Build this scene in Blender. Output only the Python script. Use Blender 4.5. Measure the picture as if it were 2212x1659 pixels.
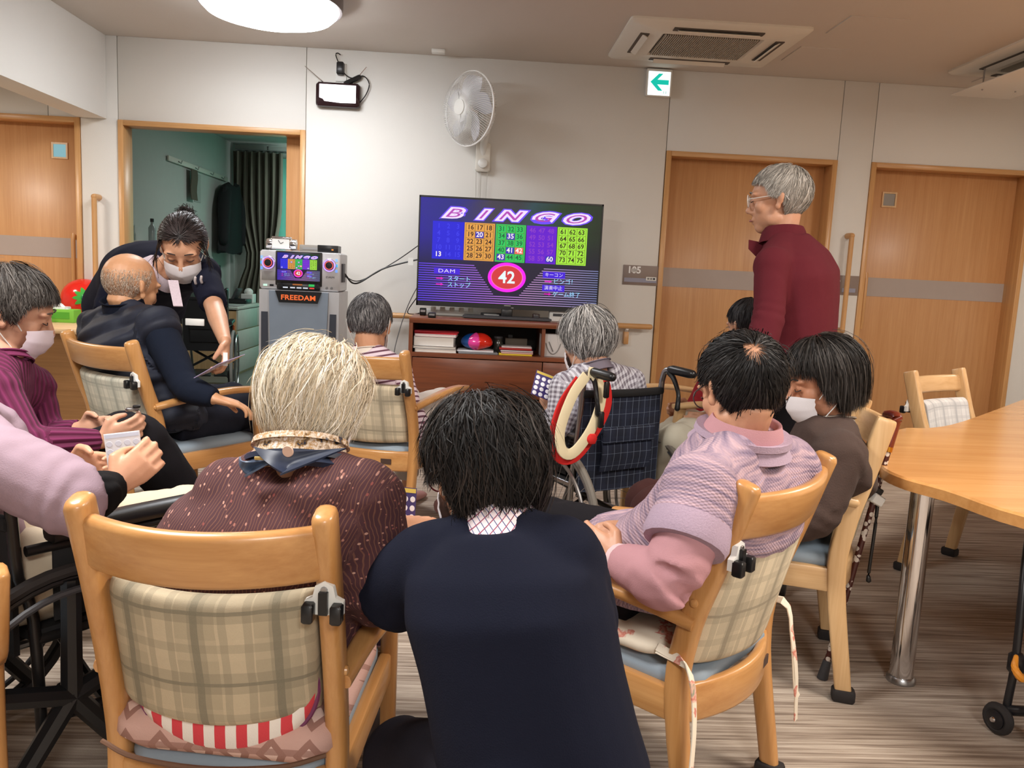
import bpy, bmesh, math, random
import numpy as np
from mathutils import Vector, Matrix, noise as mnoise

random.seed(7); RNG = np.random.default_rng(11)
C = bpy.context.scene.collection
scene = bpy.context.scene
for o in list(bpy.data.objects): bpy.data.objects.remove(o)

# ------------------------------------------------------------------ camera
W_PX, H_PX, F_PX, CAM_H = 2212, 1659, 1760.0, 1.18
YAW, PITCH, ROLL = 0.0512883, 0.1352074, 0.0481573
_f = np.array([math.sin(YAW)*math.cos(PITCH), math.cos(YAW)*math.cos(PITCH), -math.sin(PITCH)])
_r = np.array([math.cos(YAW), -math.sin(YAW), 0.0]); _u = np.cross(_r, _f)
_r, _u = math.cos(ROLL)*_r+math.sin(ROLL)*_u, -math.sin(ROLL)*_r+math.cos(ROLL)*_u
CAM = np.array([0.0, 0.0, CAM_H])
cam_data = bpy.data.cameras.new('camera'); cam = bpy.data.objects.new('camera', cam_data); C.objects.link(cam)
cam.matrix_world = Matrix(((_r[0], _u[0], -_f[0], 0), (_r[1], _u[1], -_f[1], 0), (_r[2], _u[2], -_f[2], CAM_H), (0, 0, 0, 1)))
cam_data.sensor_width = 36; cam_data.lens = 36*F_PX/W_PX; cam_data.clip_start = 0.05
scene.camera = cam
def ray(px, py): return _f+_r*(px-W_PX/2)/F_PX-_u*(py-H_PX/2)/F_PX
def at(px, py, d): return CAM+ray(px, py)*d                       # point seen at a pixel, d metres deep
def atz(px, py, z): q = ray(px, py); return CAM+q*((z-CAM_H)/q[2])
def aty(px, py, y): q = ray(px, py); return CAM+q*(y/q[1])

# ------------------------------------------------------------------ world, lamps, exposure
world = bpy.data.worlds.new('world'); scene.world = world; world.use_nodes = True
world.node_tree.nodes['Background'].inputs[0].default_value = (0.80, 0.86, 1.0, 1)
world.node_tree.nodes['Background'].inputs[1].default_value = 0.75
scene.view_settings.view_transform = 'Standard'; scene.view_settings.look = 'None'
scene.view_settings.gamma = 1; scene.view_settings.use_curve_mapping = False
scene.view_settings.exposure = 0.0
def area(name, loc, size, power, color, shape='DISK', rot=(0, 0, 0), size_y=None):
    l = bpy.data.lights.new(name, 'AREA'); l.shape = shape; l.size = size; l.energy = power; l.color = color
    if size_y: l.size_y = size_y
    o = bpy.data.objects.new(name, l); o.location = loc; o.rotation_euler = rot; C.objects.link(o); return o
WARM = (1.0, 0.91, 0.81); NEUT = (1.0, 0.98, 0.95)
area('ceiling_lamp_light_near', (-1.25, 1.5, 2.52), 0.8, 80, NEUT)
area('ceiling_lamp_light_side', (1.9, 1.3, 2.52), 0.8, 74, WARM)
area('ceiling_lamp_light_back', (0.6, -1.8, 2.52), 0.8, 95, NEUT)
area('ceiling_lamp_light_right', (3.7, 3.2, 2.52), 0.6, 55, WARM)
area('hallway_lamp_light', (-3.6, 4.6, 2.25), 0.5, 32, WARM)
area('bedroom_fill_light', (-1.2, 8.6, 2.5), 0.5, 26, (0.93, 1.0, 0.96))  # unseen fill light, added to brighten the bedroom walls
area('bedroom_window_light', (-1.6, 10.2, 1.5), 1.2, 26, (0.82, 1.0, 0.94), 'RECTANGLE', (math.radians(90), 0, 0), 1.8)

# ------------------------------------------------------------------ materials
MATS = {}
class NT:
    def __init__(s, m): s.t = m.node_tree; s.b = s.t.nodes['Principled BSDF']
    def n(s, typ, **kw):
        x = s.t.nodes.new(typ)
        for k, v in kw.items():
            if k.startswith('i_'):
                kk = k[2:]; kk = int(kk) if kk.isdigit() else kk.replace('_', ' ')
                if hasattr(v, 'is_linked') or isinstance(v, bpy.types.NodeSocket): s.t.links.new(v, x.inputs[kk])
                else: x.inputs[kk].default_value = v
            else: setattr(x, k, v)
        return x
    def math(s, op, a, b=0.0, c=None):
        x = s.t.nodes.new('ShaderNodeMath'); x.operation = op
        for i, v in enumerate((a, b) if c is None else (a, b, c)):
            if isinstance(v, bpy.types.NodeSocket): s.t.links.new(v, x.inputs[i])
            else: x.inputs[i].default_value = v
        return x.outputs[0]
    def mix(s, fac, a, b, mode='MIX'):
        x = s.t.nodes.new('ShaderNodeMix'); x.data_type = 'RGBA'; x.blend_type = mode
        for i, v in ((0, fac), (6, a), (7, b)):
            if isinstance(v, bpy.types.NodeSocket): s.t.links.new(v, x.inputs[i])
            else: x.inputs[i].default_value = v if i == 0 else (*v[:3], 1)
        return x.outputs[2]
    def coord(s, kind='Object', scale=(1, 1, 1)):
        tc = s.n('ShaderNodeTexCoord'); mp = s.n('ShaderNodeMapping'); mp.inputs['Scale'].default_value = scale
        s.t.links.new(tc.outputs[kind], mp.inputs[0]); return mp.outputs[0]
    def noise(s, vec, scale, detail=3, rough=.55):
        x = s.n('ShaderNodeTexNoise', i_Scale=scale, i_Detail=detail, i_Roughness=rough); s.t.links.new(vec, x.inputs['Vector']); return x.outputs['Fac']
    def ramp(s, fac, stops):
        x = s.n('ShaderNodeValToRGB'); e = x.color_ramp.elements
        while len(e) < len(stops): e.new(.5)
        for el, (p, c) in zip(e, stops): el.position = p; el.color = (*c[:3], 1)
        s.t.links.new(fac, x.inputs[0]); return x.outputs[0]
    def sep(s, vec):
        x = s.n('ShaderNodeSeparateXYZ'); s.t.links.new(vec, x.inputs[0]); return x.outputs
    def pulse(s, c, period, centre, width):      # 1 inside a band of a repeating stripe
        a = s.math('FRACT', s.math('DIVIDE', s.math('SUBTRACT', c, centre-period/2), period))
        return s.math('LESS_THAN', s.math('ABSOLUTE', s.math('SUBTRACT', a, .5)), width/period/2)
    def bump(s, h, strength=.3, dist=.01):
        x = s.n('ShaderNodeBump', i_Strength=strength, i_Distance=dist); s.t.links.new(h, x.inputs['Height']); s.t.links.new(x.outputs[0], s.b.inputs['Normal'])
    def col(s, v): s.t.links.new(v, s.b.inputs['Base Color'])
def srgb(r, g, b):
    f = lambda c: c/12.92 if c <= .04045 else ((c+.055)/1.055)**2.4
    return (f(r/255), f(g/255), f(b/255))
def newmat(name, color=(.5, .5, .5), rough=.5, metal=0., spec=.5):
    m = bpy.data.materials.new(name); m.use_nodes = True; t = NT(m)
    t.b.inputs['Base Color'].default_value = (*color, 1); t.b.inputs['Roughness'].default_value = rough
    t.b.inputs['Metallic'].default_value = metal; t.b.inputs['Specular IOR Level'].default_value = spec
    m.diffuse_color = (*color, 1)
    return m, t
def plain(name, rgb, rough=.5, metal=0., var=.08, scale=12., bump=0., bscale=200., spec=.5):
    if name in MATS: return MATS[name]
    c = srgb(*rgb); m, t = newmat(name, c, rough, metal, spec); v = t.coord()
    if var: t.col(t.mix(t.noise(v, scale), [x*(1-var) for x in c], [min(1, x*(1+var)) for x in c]))
    if bump: t.bump(t.noise(v, bscale, 2), bump, .002)
    MATS[name] = m; return m
def wood(name, dark, light, axis='z', rough=.35, scale=1.0, streak=28, coat=.15):
    if name in MATS: return MATS[name]
    m, t = newmat(name, srgb(*light), rough); s = {'x': (1, streak, streak), 'y': (streak, 1, streak), 'z': (streak, streak, 1)}[axis]
    v = t.coord('Object', [q*scale for q in s])
    n1 = t.noise(v, 1.6, 5, .6); n2 = t.noise(v, 6., 3, .6)
    t.col(t.ramp(t.math('ADD', t.math('MULTIPLY', n1, .65), t.math('MULTIPLY', n2, .35)), [(.30, srgb(*dark)), (.68, srgb(*light))]))
    t.bump(n2, .05, .001); t.b.inputs['Coat Weight'].default_value = coat; t.b.inputs['Coat Roughness'].default_value = .25
    MATS[name] = m; return m
def glow(name, rgb, strength):
    if name in MATS: return MATS[name]
    m, t = newmat(name, srgb(*rgb), .6); t.b.inputs['Emission Color'].default_value = (*srgb(*rgb), 1); t.b.inputs['Emission Strength'].default_value = strength
    t.b.inputs['Base Color'].default_value = (0.01, 0.01, 0.01, 1)
    MATS[name] = m; return m

# ------------------------------------------------------------------ mesh building
def nrm(v): v = np.asarray(v, float); n = np.linalg.norm(v); return v/n if n > 1e-9 else v
def spline(pts, n):
    P = [np.asarray(p, float) for p in pts]
    if len(P) == 2: return [P[0]+(P[1]-P[0])*t for t in np.linspace(0, 1, n)]
    Q = [2*P[0]-P[1]]+P+[2*P[-1]-P[-2]]; out = []
    for t in np.linspace(0, len(P)-1, n):
        i = min(int(t), len(P)-2); s = t-i; a, b, c, d = Q[i:i+4]
        out.append(.5*((2*b)+(-a+c)*s+(2*a-5*b+4*c-d)*s*s+(-a+3*b-3*c+d)*s**3))
    return out
def rrect(w, h, r=None, n=3):        # rounded rectangle section
    r = min(w, h)*.3 if r is None else r; out = []
    for cx, cy, a0 in ((w/2-r, h/2-r, 0), (-w/2+r, h/2-r, 90), (-w/2+r, -h/2+r, 180), (w/2-r, -h/2+r, 270)):
        for k in range(n): a = math.radians(a0+90*k/(n-1)); out.append((cx+r*math.cos(a), cy+r*math.sin(a)))
    return out
def circ(r, n=10, r2=None): return [(r*math.cos(2*math.pi*k/n), (r2 or r)*math.sin(2*math.pi*k/n)) for k in range(n)]
class MB:
    def __init__(s): s.v = []; s.f = []; s.uv = {}
    def add(s, vs, fs):
        o = len(s.v); s.v += [tuple(map(float, v)) for v in vs]; s.f += [tuple(i+o for i in f) for f in fs]; return s
    def box(s, c, size, R=None, bev=0.0):
        c = np.asarray(c, float); R = np.eye(3) if R is None else np.asarray(R, float); h = np.asarray(size, float)/2
        if bev <= 0:
            vs = [c+R@(h*np.array(k)) for k in ((-1, -1, -1), (1, -1, -1), (1, 1, -1), (-1, 1, -1), (-1, -1, 1), (1, -1, 1), (1, 1, 1), (-1, 1, 1))]
            return s.add(vs, [(0, 3, 2, 1), (4, 5, 6, 7), (0, 1, 5, 4), (1, 2, 6, 5), (2, 3, 7, 6), (3, 0, 4, 7)])
        ax = int(np.argmax(h)); o = [i for i in range(3) if i != ax]; b = min(bev, h.min()*.95)
        sec = rrect(2*h[o[0]], 2*h[o[1]], b, 3); sc = 1-b/min(h[o[0]], h[o[1]])*.6; rings = []
        for pos, k in ((-h[ax], 0), (-h[ax]+b, 1), (h[ax]-b, 1), (h[ax], 0)):
            ring = []
            for x, y in sec:
                p = np.zeros(3); p[ax] = pos
                p[o[0]] = x if k else math.copysign(max(abs(x)-b*.7, 0), x); p[o[1]] = y if k else math.copysign(max(abs(y)-b*.7, 0), y)
                ring.append(c+R@p)
            rings.append(ring)
        return s.rings(rings, flip=(ax == 1))
    def rings(s, rings, closed=True, caps=True, flip=False):
        n = len(rings[0]); vs = [p for r in rings for p in r]; fs = []
        for i in range(len(rings)-1):
            for k in range(n if closed else n-1):
                a, b = i*n+k, i*n+(k+1) % n; q = (a, b, b+n, a+n); fs.append(q[::-1] if flip else q)
        if caps:
            e = (tuple(range(n))[::-1], tuple(range((len(rings)-1)*n, len(rings)*n)))
            fs += [x[::-1] for x in e] if flip else list(e)
        return s.add(vs, fs)
    def sweep(s, pts, sec, ref=(0, 0, 1), scales=None, caps=True, closed=False):
        P = [np.asarray(p, float) for p in pts]; N = len(P); rings = []; multi = not np.isscalar(sec[0][0])
        for i, p in enumerate(P):
            t = nrm((P[(i+1) % N]-P[i-1]) if closed else P[min(i+1, N-1)]-P[max(i-1, 0)])
            rf = np.asarray(ref(i) if callable(ref) else ref, float)
            a = np.cross(t, rf)
            if np.linalg.norm(a) < 1e-4: a = np.cross(t, (1, 0, 0.1))
            a = nrm(a); b = np.cross(a, t)
            sc = 1 if scales is None else scales[i]; sx, sy = (sc, sc) if np.isscalar(sc) else sc
            ss = sec[i] if multi else sec
            rings.append([p+a*x*sx+b*y*sy for x, y in ss])
        if closed: rings.append(rings[0])
        return s.rings(rings, caps=caps and not closed)
    def tube(s, pts, r, seg=10, ref=(0, 0, 1), round_caps=False, closed=False, smooth=0):
        P = [np.asarray(p, float) for p in pts]
        if smooth: P = spline(P, smooth)
        rr = [r]*len(P) if np.isscalar(r) else list(np.interp(np.linspace(0, 1, len(P)), np.linspace(0, 1, len(r)), r))
        if round_caps and not closed:
            t0, t1 = nrm(P[0]-P[1]), nrm(P[-1]-P[-2]); r0, r1 = rr[0], rr[-1]
            A = [(.97, .25), (.75, .66), (.4, .92)]
            P = [P[0]+t0*r0*a for a, _ in A]+P+[P[-1]+t1*r1*a for a, _ in A[::-1]]
            rr = [r0*b for _, b in A]+rr+[r1*b for _, b in A[::-1]]
        return s.sweep(P, circ(1, seg), ref, rr, closed=closed)
    def ell(s, c, r, axes=None, nu=16, nv=10):
        c = np.asarray(c, float); A = np.eye(3) if axes is None else np.asarray(axes, float)  # columns = axes
        r = np.array([r]*3 if np.isscalar(r) else r, float); rings = []
        for j in range(nv+1):
            th = math.pi*min(max(j/nv, .02), .98)
            rings.append([c+A@(r*np.array((math.sin(th)*math.cos(2*math.pi*k/nu), math.sin(th)*math.sin(2*math.pi*k/nu), -math.cos(th)))) for k in range(nu)])
        return s.rings(rings)
    def lathe(s, prof, c=(0, 0, 0), axis=(0, 0, 1), seg=20, caps=True):
        c = np.asarray(c, float); z = nrm(axis); x = nrm(np.cross((0, 1, 0) if abs(z[1]) < .9 else (1, 0, 0), z)); y = np.cross(z, x)
        return s.rings([[c+z*h+(x*math.cos(2*math.pi*k/seg)+y*math.sin(2*math.pi*k/seg))*r for k in range(seg)] for r, h in prof], caps=caps)
    def torus(s, c, axis, R, r, seg=28, rs=8):
        c = np.asarray(c, float); z = nrm(axis); x = nrm(np.cross((0, 1, 0) if abs(z[1]) < .9 else (1, 0, 0), z)); y = np.cross(z, x); rings = []
        for k in range(seg+1):
            d = x*math.cos(2*math.pi*k/seg)+y*math.sin(2*math.pi*k/seg)
            rings.append([c+d*(R+r*math.cos(2*math.pi*j/rs))+z*r*math.sin(2*math.pi*j/rs) for j in range(rs)])
        return s.rings(rings, caps=False)
    def prism(s, poly, o, x, y, depth):           # polygon in the frame (o, x, y), thickness along x cross y
        o, x, y = (np.asarray(q, float) for q in (o, x, y)); z = nrm(np.cross(x, y))*depth; n = len(poly)
        a = [o+x*p[0]+y*p[1] for p in poly]; b = [p+z for p in a]
        return s.add(a+b, [tuple(range(n))[::-1], tuple(range(n, 2*n))]+[(i, (i+1) % n, n+(i+1) % n, n+i) for i in range(n)])
    def sheet(s, G, th=0.0):                        # grid of points, optional thickness along normals
        G = np.asarray(G, float); n, m = G.shape[:2]
        du = np.gradient(G, axis=0); dv = np.gradient(G, axis=1); N = np.cross(du, dv); N /= np.maximum(np.linalg.norm(N, axis=2, keepdims=True), 1e-9)
        idx = lambda i, j: i*m+j
        fs = [(idx(i, j), idx(i+1, j), idx(i+1, j+1), idx(i, j+1)) for i in range(n-1) for j in range(m-1)]
        if not th: return s.add(G.reshape(-1, 3), fs)
        A = (G+N*th/2).reshape(-1, 3); B = (G-N*th/2).reshape(-1, 3); k = n*m
        f2 = [tuple(k+i for i in f[::-1]) for f in fs]; bd = [idx(i, 0) for i in range(n)]+[idx(n-1, j) for j in range(1, m)]+[idx(i, m-1) for i in range(n-2, -1, -1)]+[idx(0, j) for j in range(m-2, 0, -1)]
        rim = [(bd[i], k+bd[i], k+bd[(i+1) % len(bd)], bd[(i+1) % len(bd)]) for i in range(len(bd))]
        return s.add(list(A)+list(B), fs+f2+[r[::-1] for r in rim])
    def build(s, name, mat=None, parent=None, origin=(0, 0, 0), smooth=40, fix=True):
        me = bpy.data.meshes.new(name); o0 = np.asarray(origin, float)
        me.from_pydata([tuple(np.asarray(v)-o0) for v in s.v], [], s.f); me.update()
        if fix:
            bm = bmesh.new(); bm.from_mesh(me); bmesh.ops.recalc_face_normals(bm, faces=bm.faces); bm.to_mesh(me); bm.free()
        if smooth:
            me.polygons.foreach_set('use_smooth', [True]*len(me.polygons))
            if smooth < 180: me.set_sharp_from_angle(angle=math.radians(smooth))
        return link(name, me, mat, parent, origin)
def link(name, me, mat=None, parent=None, origin=(0, 0, 0)):
    o = bpy.data.objects.new(name, me); C.objects.link(o)
    if mat is not None: me.materials.append(mat)
    if parent is not None: o.parent = parent
    else: o.location = tuple(map(float, origin))
    return o
def tag(o, label=None, cat=None, group=None, kind=None):
    for k, v in (('label', label), ('category', cat), ('group', group), ('kind', kind)):
        if v: o[k] = v
    return o
def thing(name, label, cat, loc=(0, 0, 0), rz=0.0, group=None):
    o = bpy.data.objects.new(name, None); C.objects.link(o); o.location = tuple(map(float, loc)); o.rotation_euler = (0, 0, rz); o.empty_display_size = .1
    return tag(o, label, cat, group)
def struct(o): o['kind'] = 'structure'; return o
def rotz(a): c, s = math.cos(a), math.sin(a); return np.array([[c, -s, 0], [s, c, 0], [0, 0, 1.]])
def frame_from(f, up=(0, 0, 1)):                    # columns: right, forward, up
    f = nrm(f); r = nrm(np.cross(f, up)); u = np.cross(r, f); return np.stack([r, f, u], 1)
def text_mesh(name, body, size, mat, parent=None, M=None, align='CENTER', shear=0., offset=0., extrude=0., spacing=1., sx=1.):
    cu = bpy.data.curves.new(name, 'FONT'); cu.body = body; cu.size = size; cu.align_x = align; cu.align_y = 'CENTER'; cu.shear = shear
    cu.offset = offset; cu.extrude = extrude; cu.space_character = spacing; cu.resolution_u = 3
    tmp = bpy.data.objects.new('tmp_text', cu); C.objects.link(tmp); bpy.context.view_layer.update()
    me = bpy.data.meshes.new_from_object(tmp.evaluated_get(bpy.context.evaluated_depsgraph_get())); bpy.data.objects.remove(tmp); bpy.data.curves.remove(cu)
    me.materials.clear(); me.name = name
    if sx != 1.: me.transform(Matrix.Diagonal((sx, 1, 1, 1)))
    if M is not None: me.transform(M)
    return me
def join_meshes(name, meshes, mat, parent):
    bm = bmesh.new()
    for me in meshes: bm.from_mesh(me); bpy.data.meshes.remove(me)
    out = bpy.data.meshes.new(name); bm.to_mesh(out); bm.free(); return link(name, out, mat, parent)
def mat4(o, x, y, z=None):
    x, y = np.asarray(x, float), np.asarray(y, float); z = np.cross(x, y) if z is None else np.asarray(z, float)
    return Matrix(((x[0], y[0], z[0], o[0]), (x[1], y[1], z[1], o[1]), (x[2], y[2], z[2], o[2]), (0, 0, 0, 1)))
# ================================================================== the setting
D = 5.95; CEIL = 2.655
OAK_Z = wood('door_veneer', (192, 138, 88), (210, 160, 110), 'z', .42, .8, 30)
OAKT_Z = wood('trim_oak_upright', (190, 138, 84), (216, 168, 112), 'z', .38)
OAKT_X = wood('trim_oak_level', (190, 138, 84), (216, 168, 112), 'x', .38)
BEECH_Z = wood('beech_upright', (180, 124, 68), (208, 156, 98), 'z', .3, .8, 24, .3)
BEECH_X = wood('beech_level', (180, 124, 68), (208, 156, 98), 'x', .3, .8, 24, .3)
BEECH_Y = wood('beech_deep', (180, 124, 68), (208, 156, 98), 'y', .3, .8, 24, .3)
PALE_Z = wood('pale_beech_upright', (196, 154, 104), (222, 186, 138), 'z', .35, .8, 24, .2)
PALE_X = wood('pale_beech_level', (196, 154, 104), (222, 186, 138), 'x', .35, .8, 24, .2)
PALE_Y = wood('pale_beech_deep', (196, 154, 104), (222, 186, 138), 'y', .35, .8, 24, .2)
WALLM = plain('wallpaper', (225, 223, 218), .85, var=.015, scale=6, bump=.25, bscale=160)
CEILM = plain('ceiling_paper', (206, 198, 190), .9, var=.02, scale=4, bump=.3, bscale=120)
WHITE = plain('white_plastic', (232, 232, 228), .35, var=.01)
OFFW = plain('off_white_plastic', (226, 222, 212), .4, var=.02)
BLACK = plain('black_plastic', (22, 22, 24), .35, var=.1)
RUBBER = plain('dark_rubber', (40, 36, 36), .8, var=.1)
CHROME = plain('chrome', (225, 225, 228), .12, 1., var=0)
STEEL = plain('brushed_steel', (170, 170, 172), .3, 1., var=.05)
DARKG = plain('dark_grey', (60, 60, 64), .5)
GREY = plain('mid_grey', (140, 138, 136), .5)

def carpet():
    m, t = newmat('striped_carpet', rough=.95); v = t.coord('Object', (1.6, 62, 1)); w = t.coord('Object', (5, 170, 1)); big = t.coord('Object', (.5, 6, 1))
    a = t.noise(v, 1.0, 4, .65); b = t.noise(w, 1.0, 2, .5); c = t.noise(big, 1.2, 2)
    h = t.math('ADD', t.math('ADD', t.math('MULTIPLY', a, .62), t.math('MULTIPLY', b, .3)), t.math('MULTIPLY', c, .12))
    t.col(t.ramp(h, [(.36, srgb(104, 88, 76)), (.46, srgb(146, 130, 116)), (.55, srgb(180, 165, 150)), (.66, srgb(208, 196, 182))]))
    t.bump(t.math('ADD', h, t.math('MULTIPLY', t.noise(t.coord(), 420, 2), .35)), .5, .006); return m
fl = MB().box((.5, 1.2, -.05), (12, 10.0, .1)).build('floor', carpet()); struct(fl)
struct(MB().box((-1.1, 8.75, -.05), (4.6, 5.1, .098)).build('floor_2', plain('grey_vinyl', (112, 114, 108), .45)))
# ceiling with the flush access hatches cut in as framed lids
ce = MB().box((.5, 1.0, CEIL+.06), (12, 10.0, .12)).build('ceiling', CEILM); struct(ce)
for x, y, w in ((2.15, 4.74, .33), (2.12, 5.36, .33), (3.55, 5.62, .3)):
    MB().box((x, y, CEIL-.003), (w, w, .006)).build('access_hatch', CEILM, ce)
# back wall built of wallpapered boards with open joints
wall = MB()
for x in (-2.98, -2.5, -1.224, 1.325, 2.583, 2.836): wall.box((x, D+.03, 2.38 if x < -2.9 else 1.33), (.03, .03, .55 if x < -2.9 else 2.64))
wb = struct(wall.build('wall_back', plain('wall_joint', (150, 142, 132), .9)))
for x0, x1, z0, z1 in ((-5.4, -2.98, 2.10, CEIL), (-2.98, -2.766, 2.10, CEIL), (-2.766, -2.508, 0, CEIL), (-2.508, -1.224, 2.10, CEIL), (-1.224, 1.329, 0, CEIL),
                       (1.329, 2.583, 2.10, CEIL), (2.583, 2.837, 0, CEIL), (2.837, 4.062, 2.10, CEIL), (4.062, 6.4, 0, CEIL), (-5.4, -3.98, 0, 2.10)):
    MB().box(((x0+x1)/2, D+.06, (z0+z1)/2), (x1-x0-.005, .12, z1-z0-.001), bev=.002).build('panel', WALLM, wb)
struct(MB().box((-5.45, 1.5, 1.33), (.1, 9.2, 2.66)).build('wall_left', WALLM))
struct(MB().box((5.9, 1.5, 1.33), (.1, 9.2, 2.66)).build('wall_right', WALLM))
struct(MB().box((.4, -3.2, 1.33), (11.6, .1, 2.66)).build('wall_front', WALLM))
bm_ = MB().box((-2.68, 2.9, 2.378), (.19, D*2-5.8-.005, .553)).build('trim_1', WALLM); struct(bm_)     # hanging wall above the opening to the hallway
for x0, x1, nm in ((-2.766, -2.508, 1), (-1.224, 1.329, 2), (2.583, 2.837, 3), (4.062, 5.85, 4)):
    struct(MB().box(((x0+x1)/2, D-.006, .035), (x1-x0, .012, .07), bev=.003).build('baseboard_back' if nm == 1 else 'baseboard_back.%03d' % (nm-1), plain('base_vinyl', (96, 74, 54), .5)))

# doors
STRIP = plain('door_band', (172, 158, 150), .55, var=.03); PLATE = plain('room_plate', (140, 124, 116), .45, var=.03)
PRINT_W = plain('white_print', (245, 245, 245), .6, var=0)
def door(n, x0, x1, leaf=None, window=None, band=True, handle=None):
    F = .036; zt = 2.10
    lx0, lx1 = leaf or (x0+F-.01, x1-F+.01); yl = D+.13
    d = MB().box(((lx0+lx1)/2, yl+.02, (zt-F)/2), (lx1-lx0, .036, zt-F+.02), bev=.002).build('door_%d' % n, OAK_Z); struct(d)
    for cx in (x0+F/2, x1-F/2): MB().box((cx, D+.066, zt/2), (F, .156, zt), bev=.003).build('jamb', OAKT_Z, d)
    MB().box(((x0+x1)/2, D+.066, zt-F/2), (x1-x0-2*F, .156, F), bev=.003).build('lintel', OAKT_X, d)
    if band: MB().box(((lx0+lx1)/2, yl+.001, 1.206), (lx1-lx0-.02, .003, .14)).build('band', STRIP, d)
    if window is not None:
        wx, wz, wm = window
        fr = MB()
        for dx, dz, sx, sz in ((-.05, 0, .012, .112), (.05, 0, .012, .112), (0, -.05, .088, .012), (0, .05, .088, .012)): fr.box((wx+dx, yl-.001, wz+dz), (sx, .012, sz))
        w = fr.build('spy_window', PALE_Z, d); MB().box((wx, yl+.0005, wz), (.088, .003, .088)).build('pane', wm, w)
    if handle is not None:
        hx, z0, z1 = handle
        h = MB().tube([(hx, yl, z0+.02), (hx, yl-.045, z0), (hx, yl-.05, z0+.04), (hx, yl-.05, z1-.04), (hx, yl-.045, z1), (hx, yl, z1-.02)], .015, 10, (1, 0, 0)).build('pull_handle', OAKT_Z, d)
    return d
door(1, -3.98, -2.766, window=(-2.97, 1.885, glow('lit_pane', (150, 205, 215), .7)), handle=(-2.87, .78, 1.30))
door(2, -2.508, -1.224, leaf=(-1.385, -.55), band=True, handle=(-1.345, .80, 1.30))
door(3, 1.333, 2.583)
door(4, 2.837, 4.062, window=(3.06, 1.855, plain('grey_pane', (150, 146, 140), .2)), handle=(2.925, .90, 1.30))
# room number plates on the wall, their band running on to the door
def number_plate(x0, x1, txt, label, tx):
    p = MB().box(((x0+x1)/2, D-.003, 1.208), (x1-x0, .006, .142), bev=.001).build('room_number_plate', PLATE, origin=((x0+x1)/2, D, 1.208)); tag(p, label, 'sign')
    o = np.array(p.location)
    def put(name, me, m): k = link(name, me, m, p); return k
    put('number', text_mesh('number', txt, .068, PRINT_W, offset=.0022, M=mat4((tx-o[0], -.0075, .035), (1, 0, 0), (0, 0, 1))), PRINT_W)
    MB().box((tx-o[0]-.002, -.0085, .034), (.040, .002, .026)).build('paper_patch', plain('patch_paper', (206, 202, 198), .7), p)
    put('patch_number', text_mesh('patch_number', '104' if txt == '105' else '105', .022, PRINT_W, M=mat4((tx-o[0]-.002, -.0105, .034), (1, 0, 0), (0, 0, 1))), GREY)
    MB().box((0 if txt == '105' else .05, -.0075, -.036), ((x1-x0)*.92 if txt == '105' else .1, .002, .03)).build('name_strip', plain('name_strip', (150, 150, 168), .3), p)
    if txt == '105': 
        MB().box((x1-o[0]-.05, -.009, -.022), (.075, .002, .026)).build('name_card', WHITE, p)
        for k in (-1, 0, 1): MB().box((x1-o[0]-.05+.021*k, -.0104, -.022), (.016, .001, .014)).build('card_print', GREY if k < 1 else DARKG, p)
number_plate(1.075, 1.333, '105', 'grey number plate reading 105 on the wall beside the wheelchair handrail', 1.155)
number_plate(2.59, 2.83, '106', 'grey number plate reading 106 behind the upright grab rail', 2.64)

# dark bedroom behind the open sliding door
DIM = plain('bedroom_wallpaper', (190, 192, 188), .9, var=.03, bump=.2, bscale=150)
YF = 10.6
struct(MB().box((-3.1, 8.43, 1.3), (.1, 4.38, 2.6)).build('wall_bedroom_left', DIM))
struct(MB().box((1.0, 8.35, 1.3), (.1, 4.55, 2.6)).build('wall_bedroom_right', DIM))
wf = MB(); wf.box((-2.85, YF+.05, 1.3), (.42, .1, 2.6)).box((.55, YF+.05, 1.3), (.8, .1, 2.6)).box((-1.25, YF+.05, .16), (2.8, .1, .32)).box((-1.25, YF+.05, 2.45), (2.8, .1, .3))
struct(wf.build('wall_bedroom_back', DIM))
struct(MB().box((-1.1, 8.35, 2.65), (4.4, 4.6, .1)).build('ceiling_bedroom', DIM))
wn = MB()
for x in (-2.62, -1.25, .12): wn.box((x, YF+.02, 1.3), (.04, .05, 2.0))
for z in (.33, 2.28): wn.box((-1.25, YF+.02, z), (2.8, .05, .04))
wn = struct(wn.build('window_1', STEEL)); MB().box((-1.25, YF+.05, 1.3), (2.74, .01, 1.94)).build('pane', glow('daylit_glass', (180, 214, 207), .8), wn)
def cloth_panel(name, x0, x1, y, z0, z1, fold, amp, m, label, tieback=None, parent=None):
    G = []
    for i in range(40):
        u = i/39; row = []
        for j in range(15):
            v = j/14; z = z1+(z0-z1)*v; xx = x0+(x1-x0)*u
            if tieback: k = math.exp(-((z-tieback[1])/.35)**2)*tieback[2]; xx = xx+(tieback[0]-xx)*k
            row.append((xx, y+amp*math.sin(u*fold*2*math.pi+v)+.012*math.sin(9*v+u*7), z))
        G.append(row)
    return tag(MB().sheet(G, .004).build(name, m, parent, origin=((x0+x1)/2, y, z0)), label, 'curtain')
CURT = plain('curtain_cloth', (112, 108, 96), .9, bump=.3, bscale=300)
cloth_panel('curtain', -3.02, -2.42, 10.42, .05, 2.50, 7, .045, CURT, 'dark grey pleated curtain drawn at the edge of the bedroom window', (-2.62, 1.22, .42))
SHEER = plain('sheer_cloth', (140, 205, 192), .9); _t = NT(SHEER); _tl = _t.n('ShaderNodeBsdfTranslucent', i_Color=(*srgb(150, 220, 205), 1)); _mx = _t.n('ShaderNodeMixShader', i_0=.7)
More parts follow.
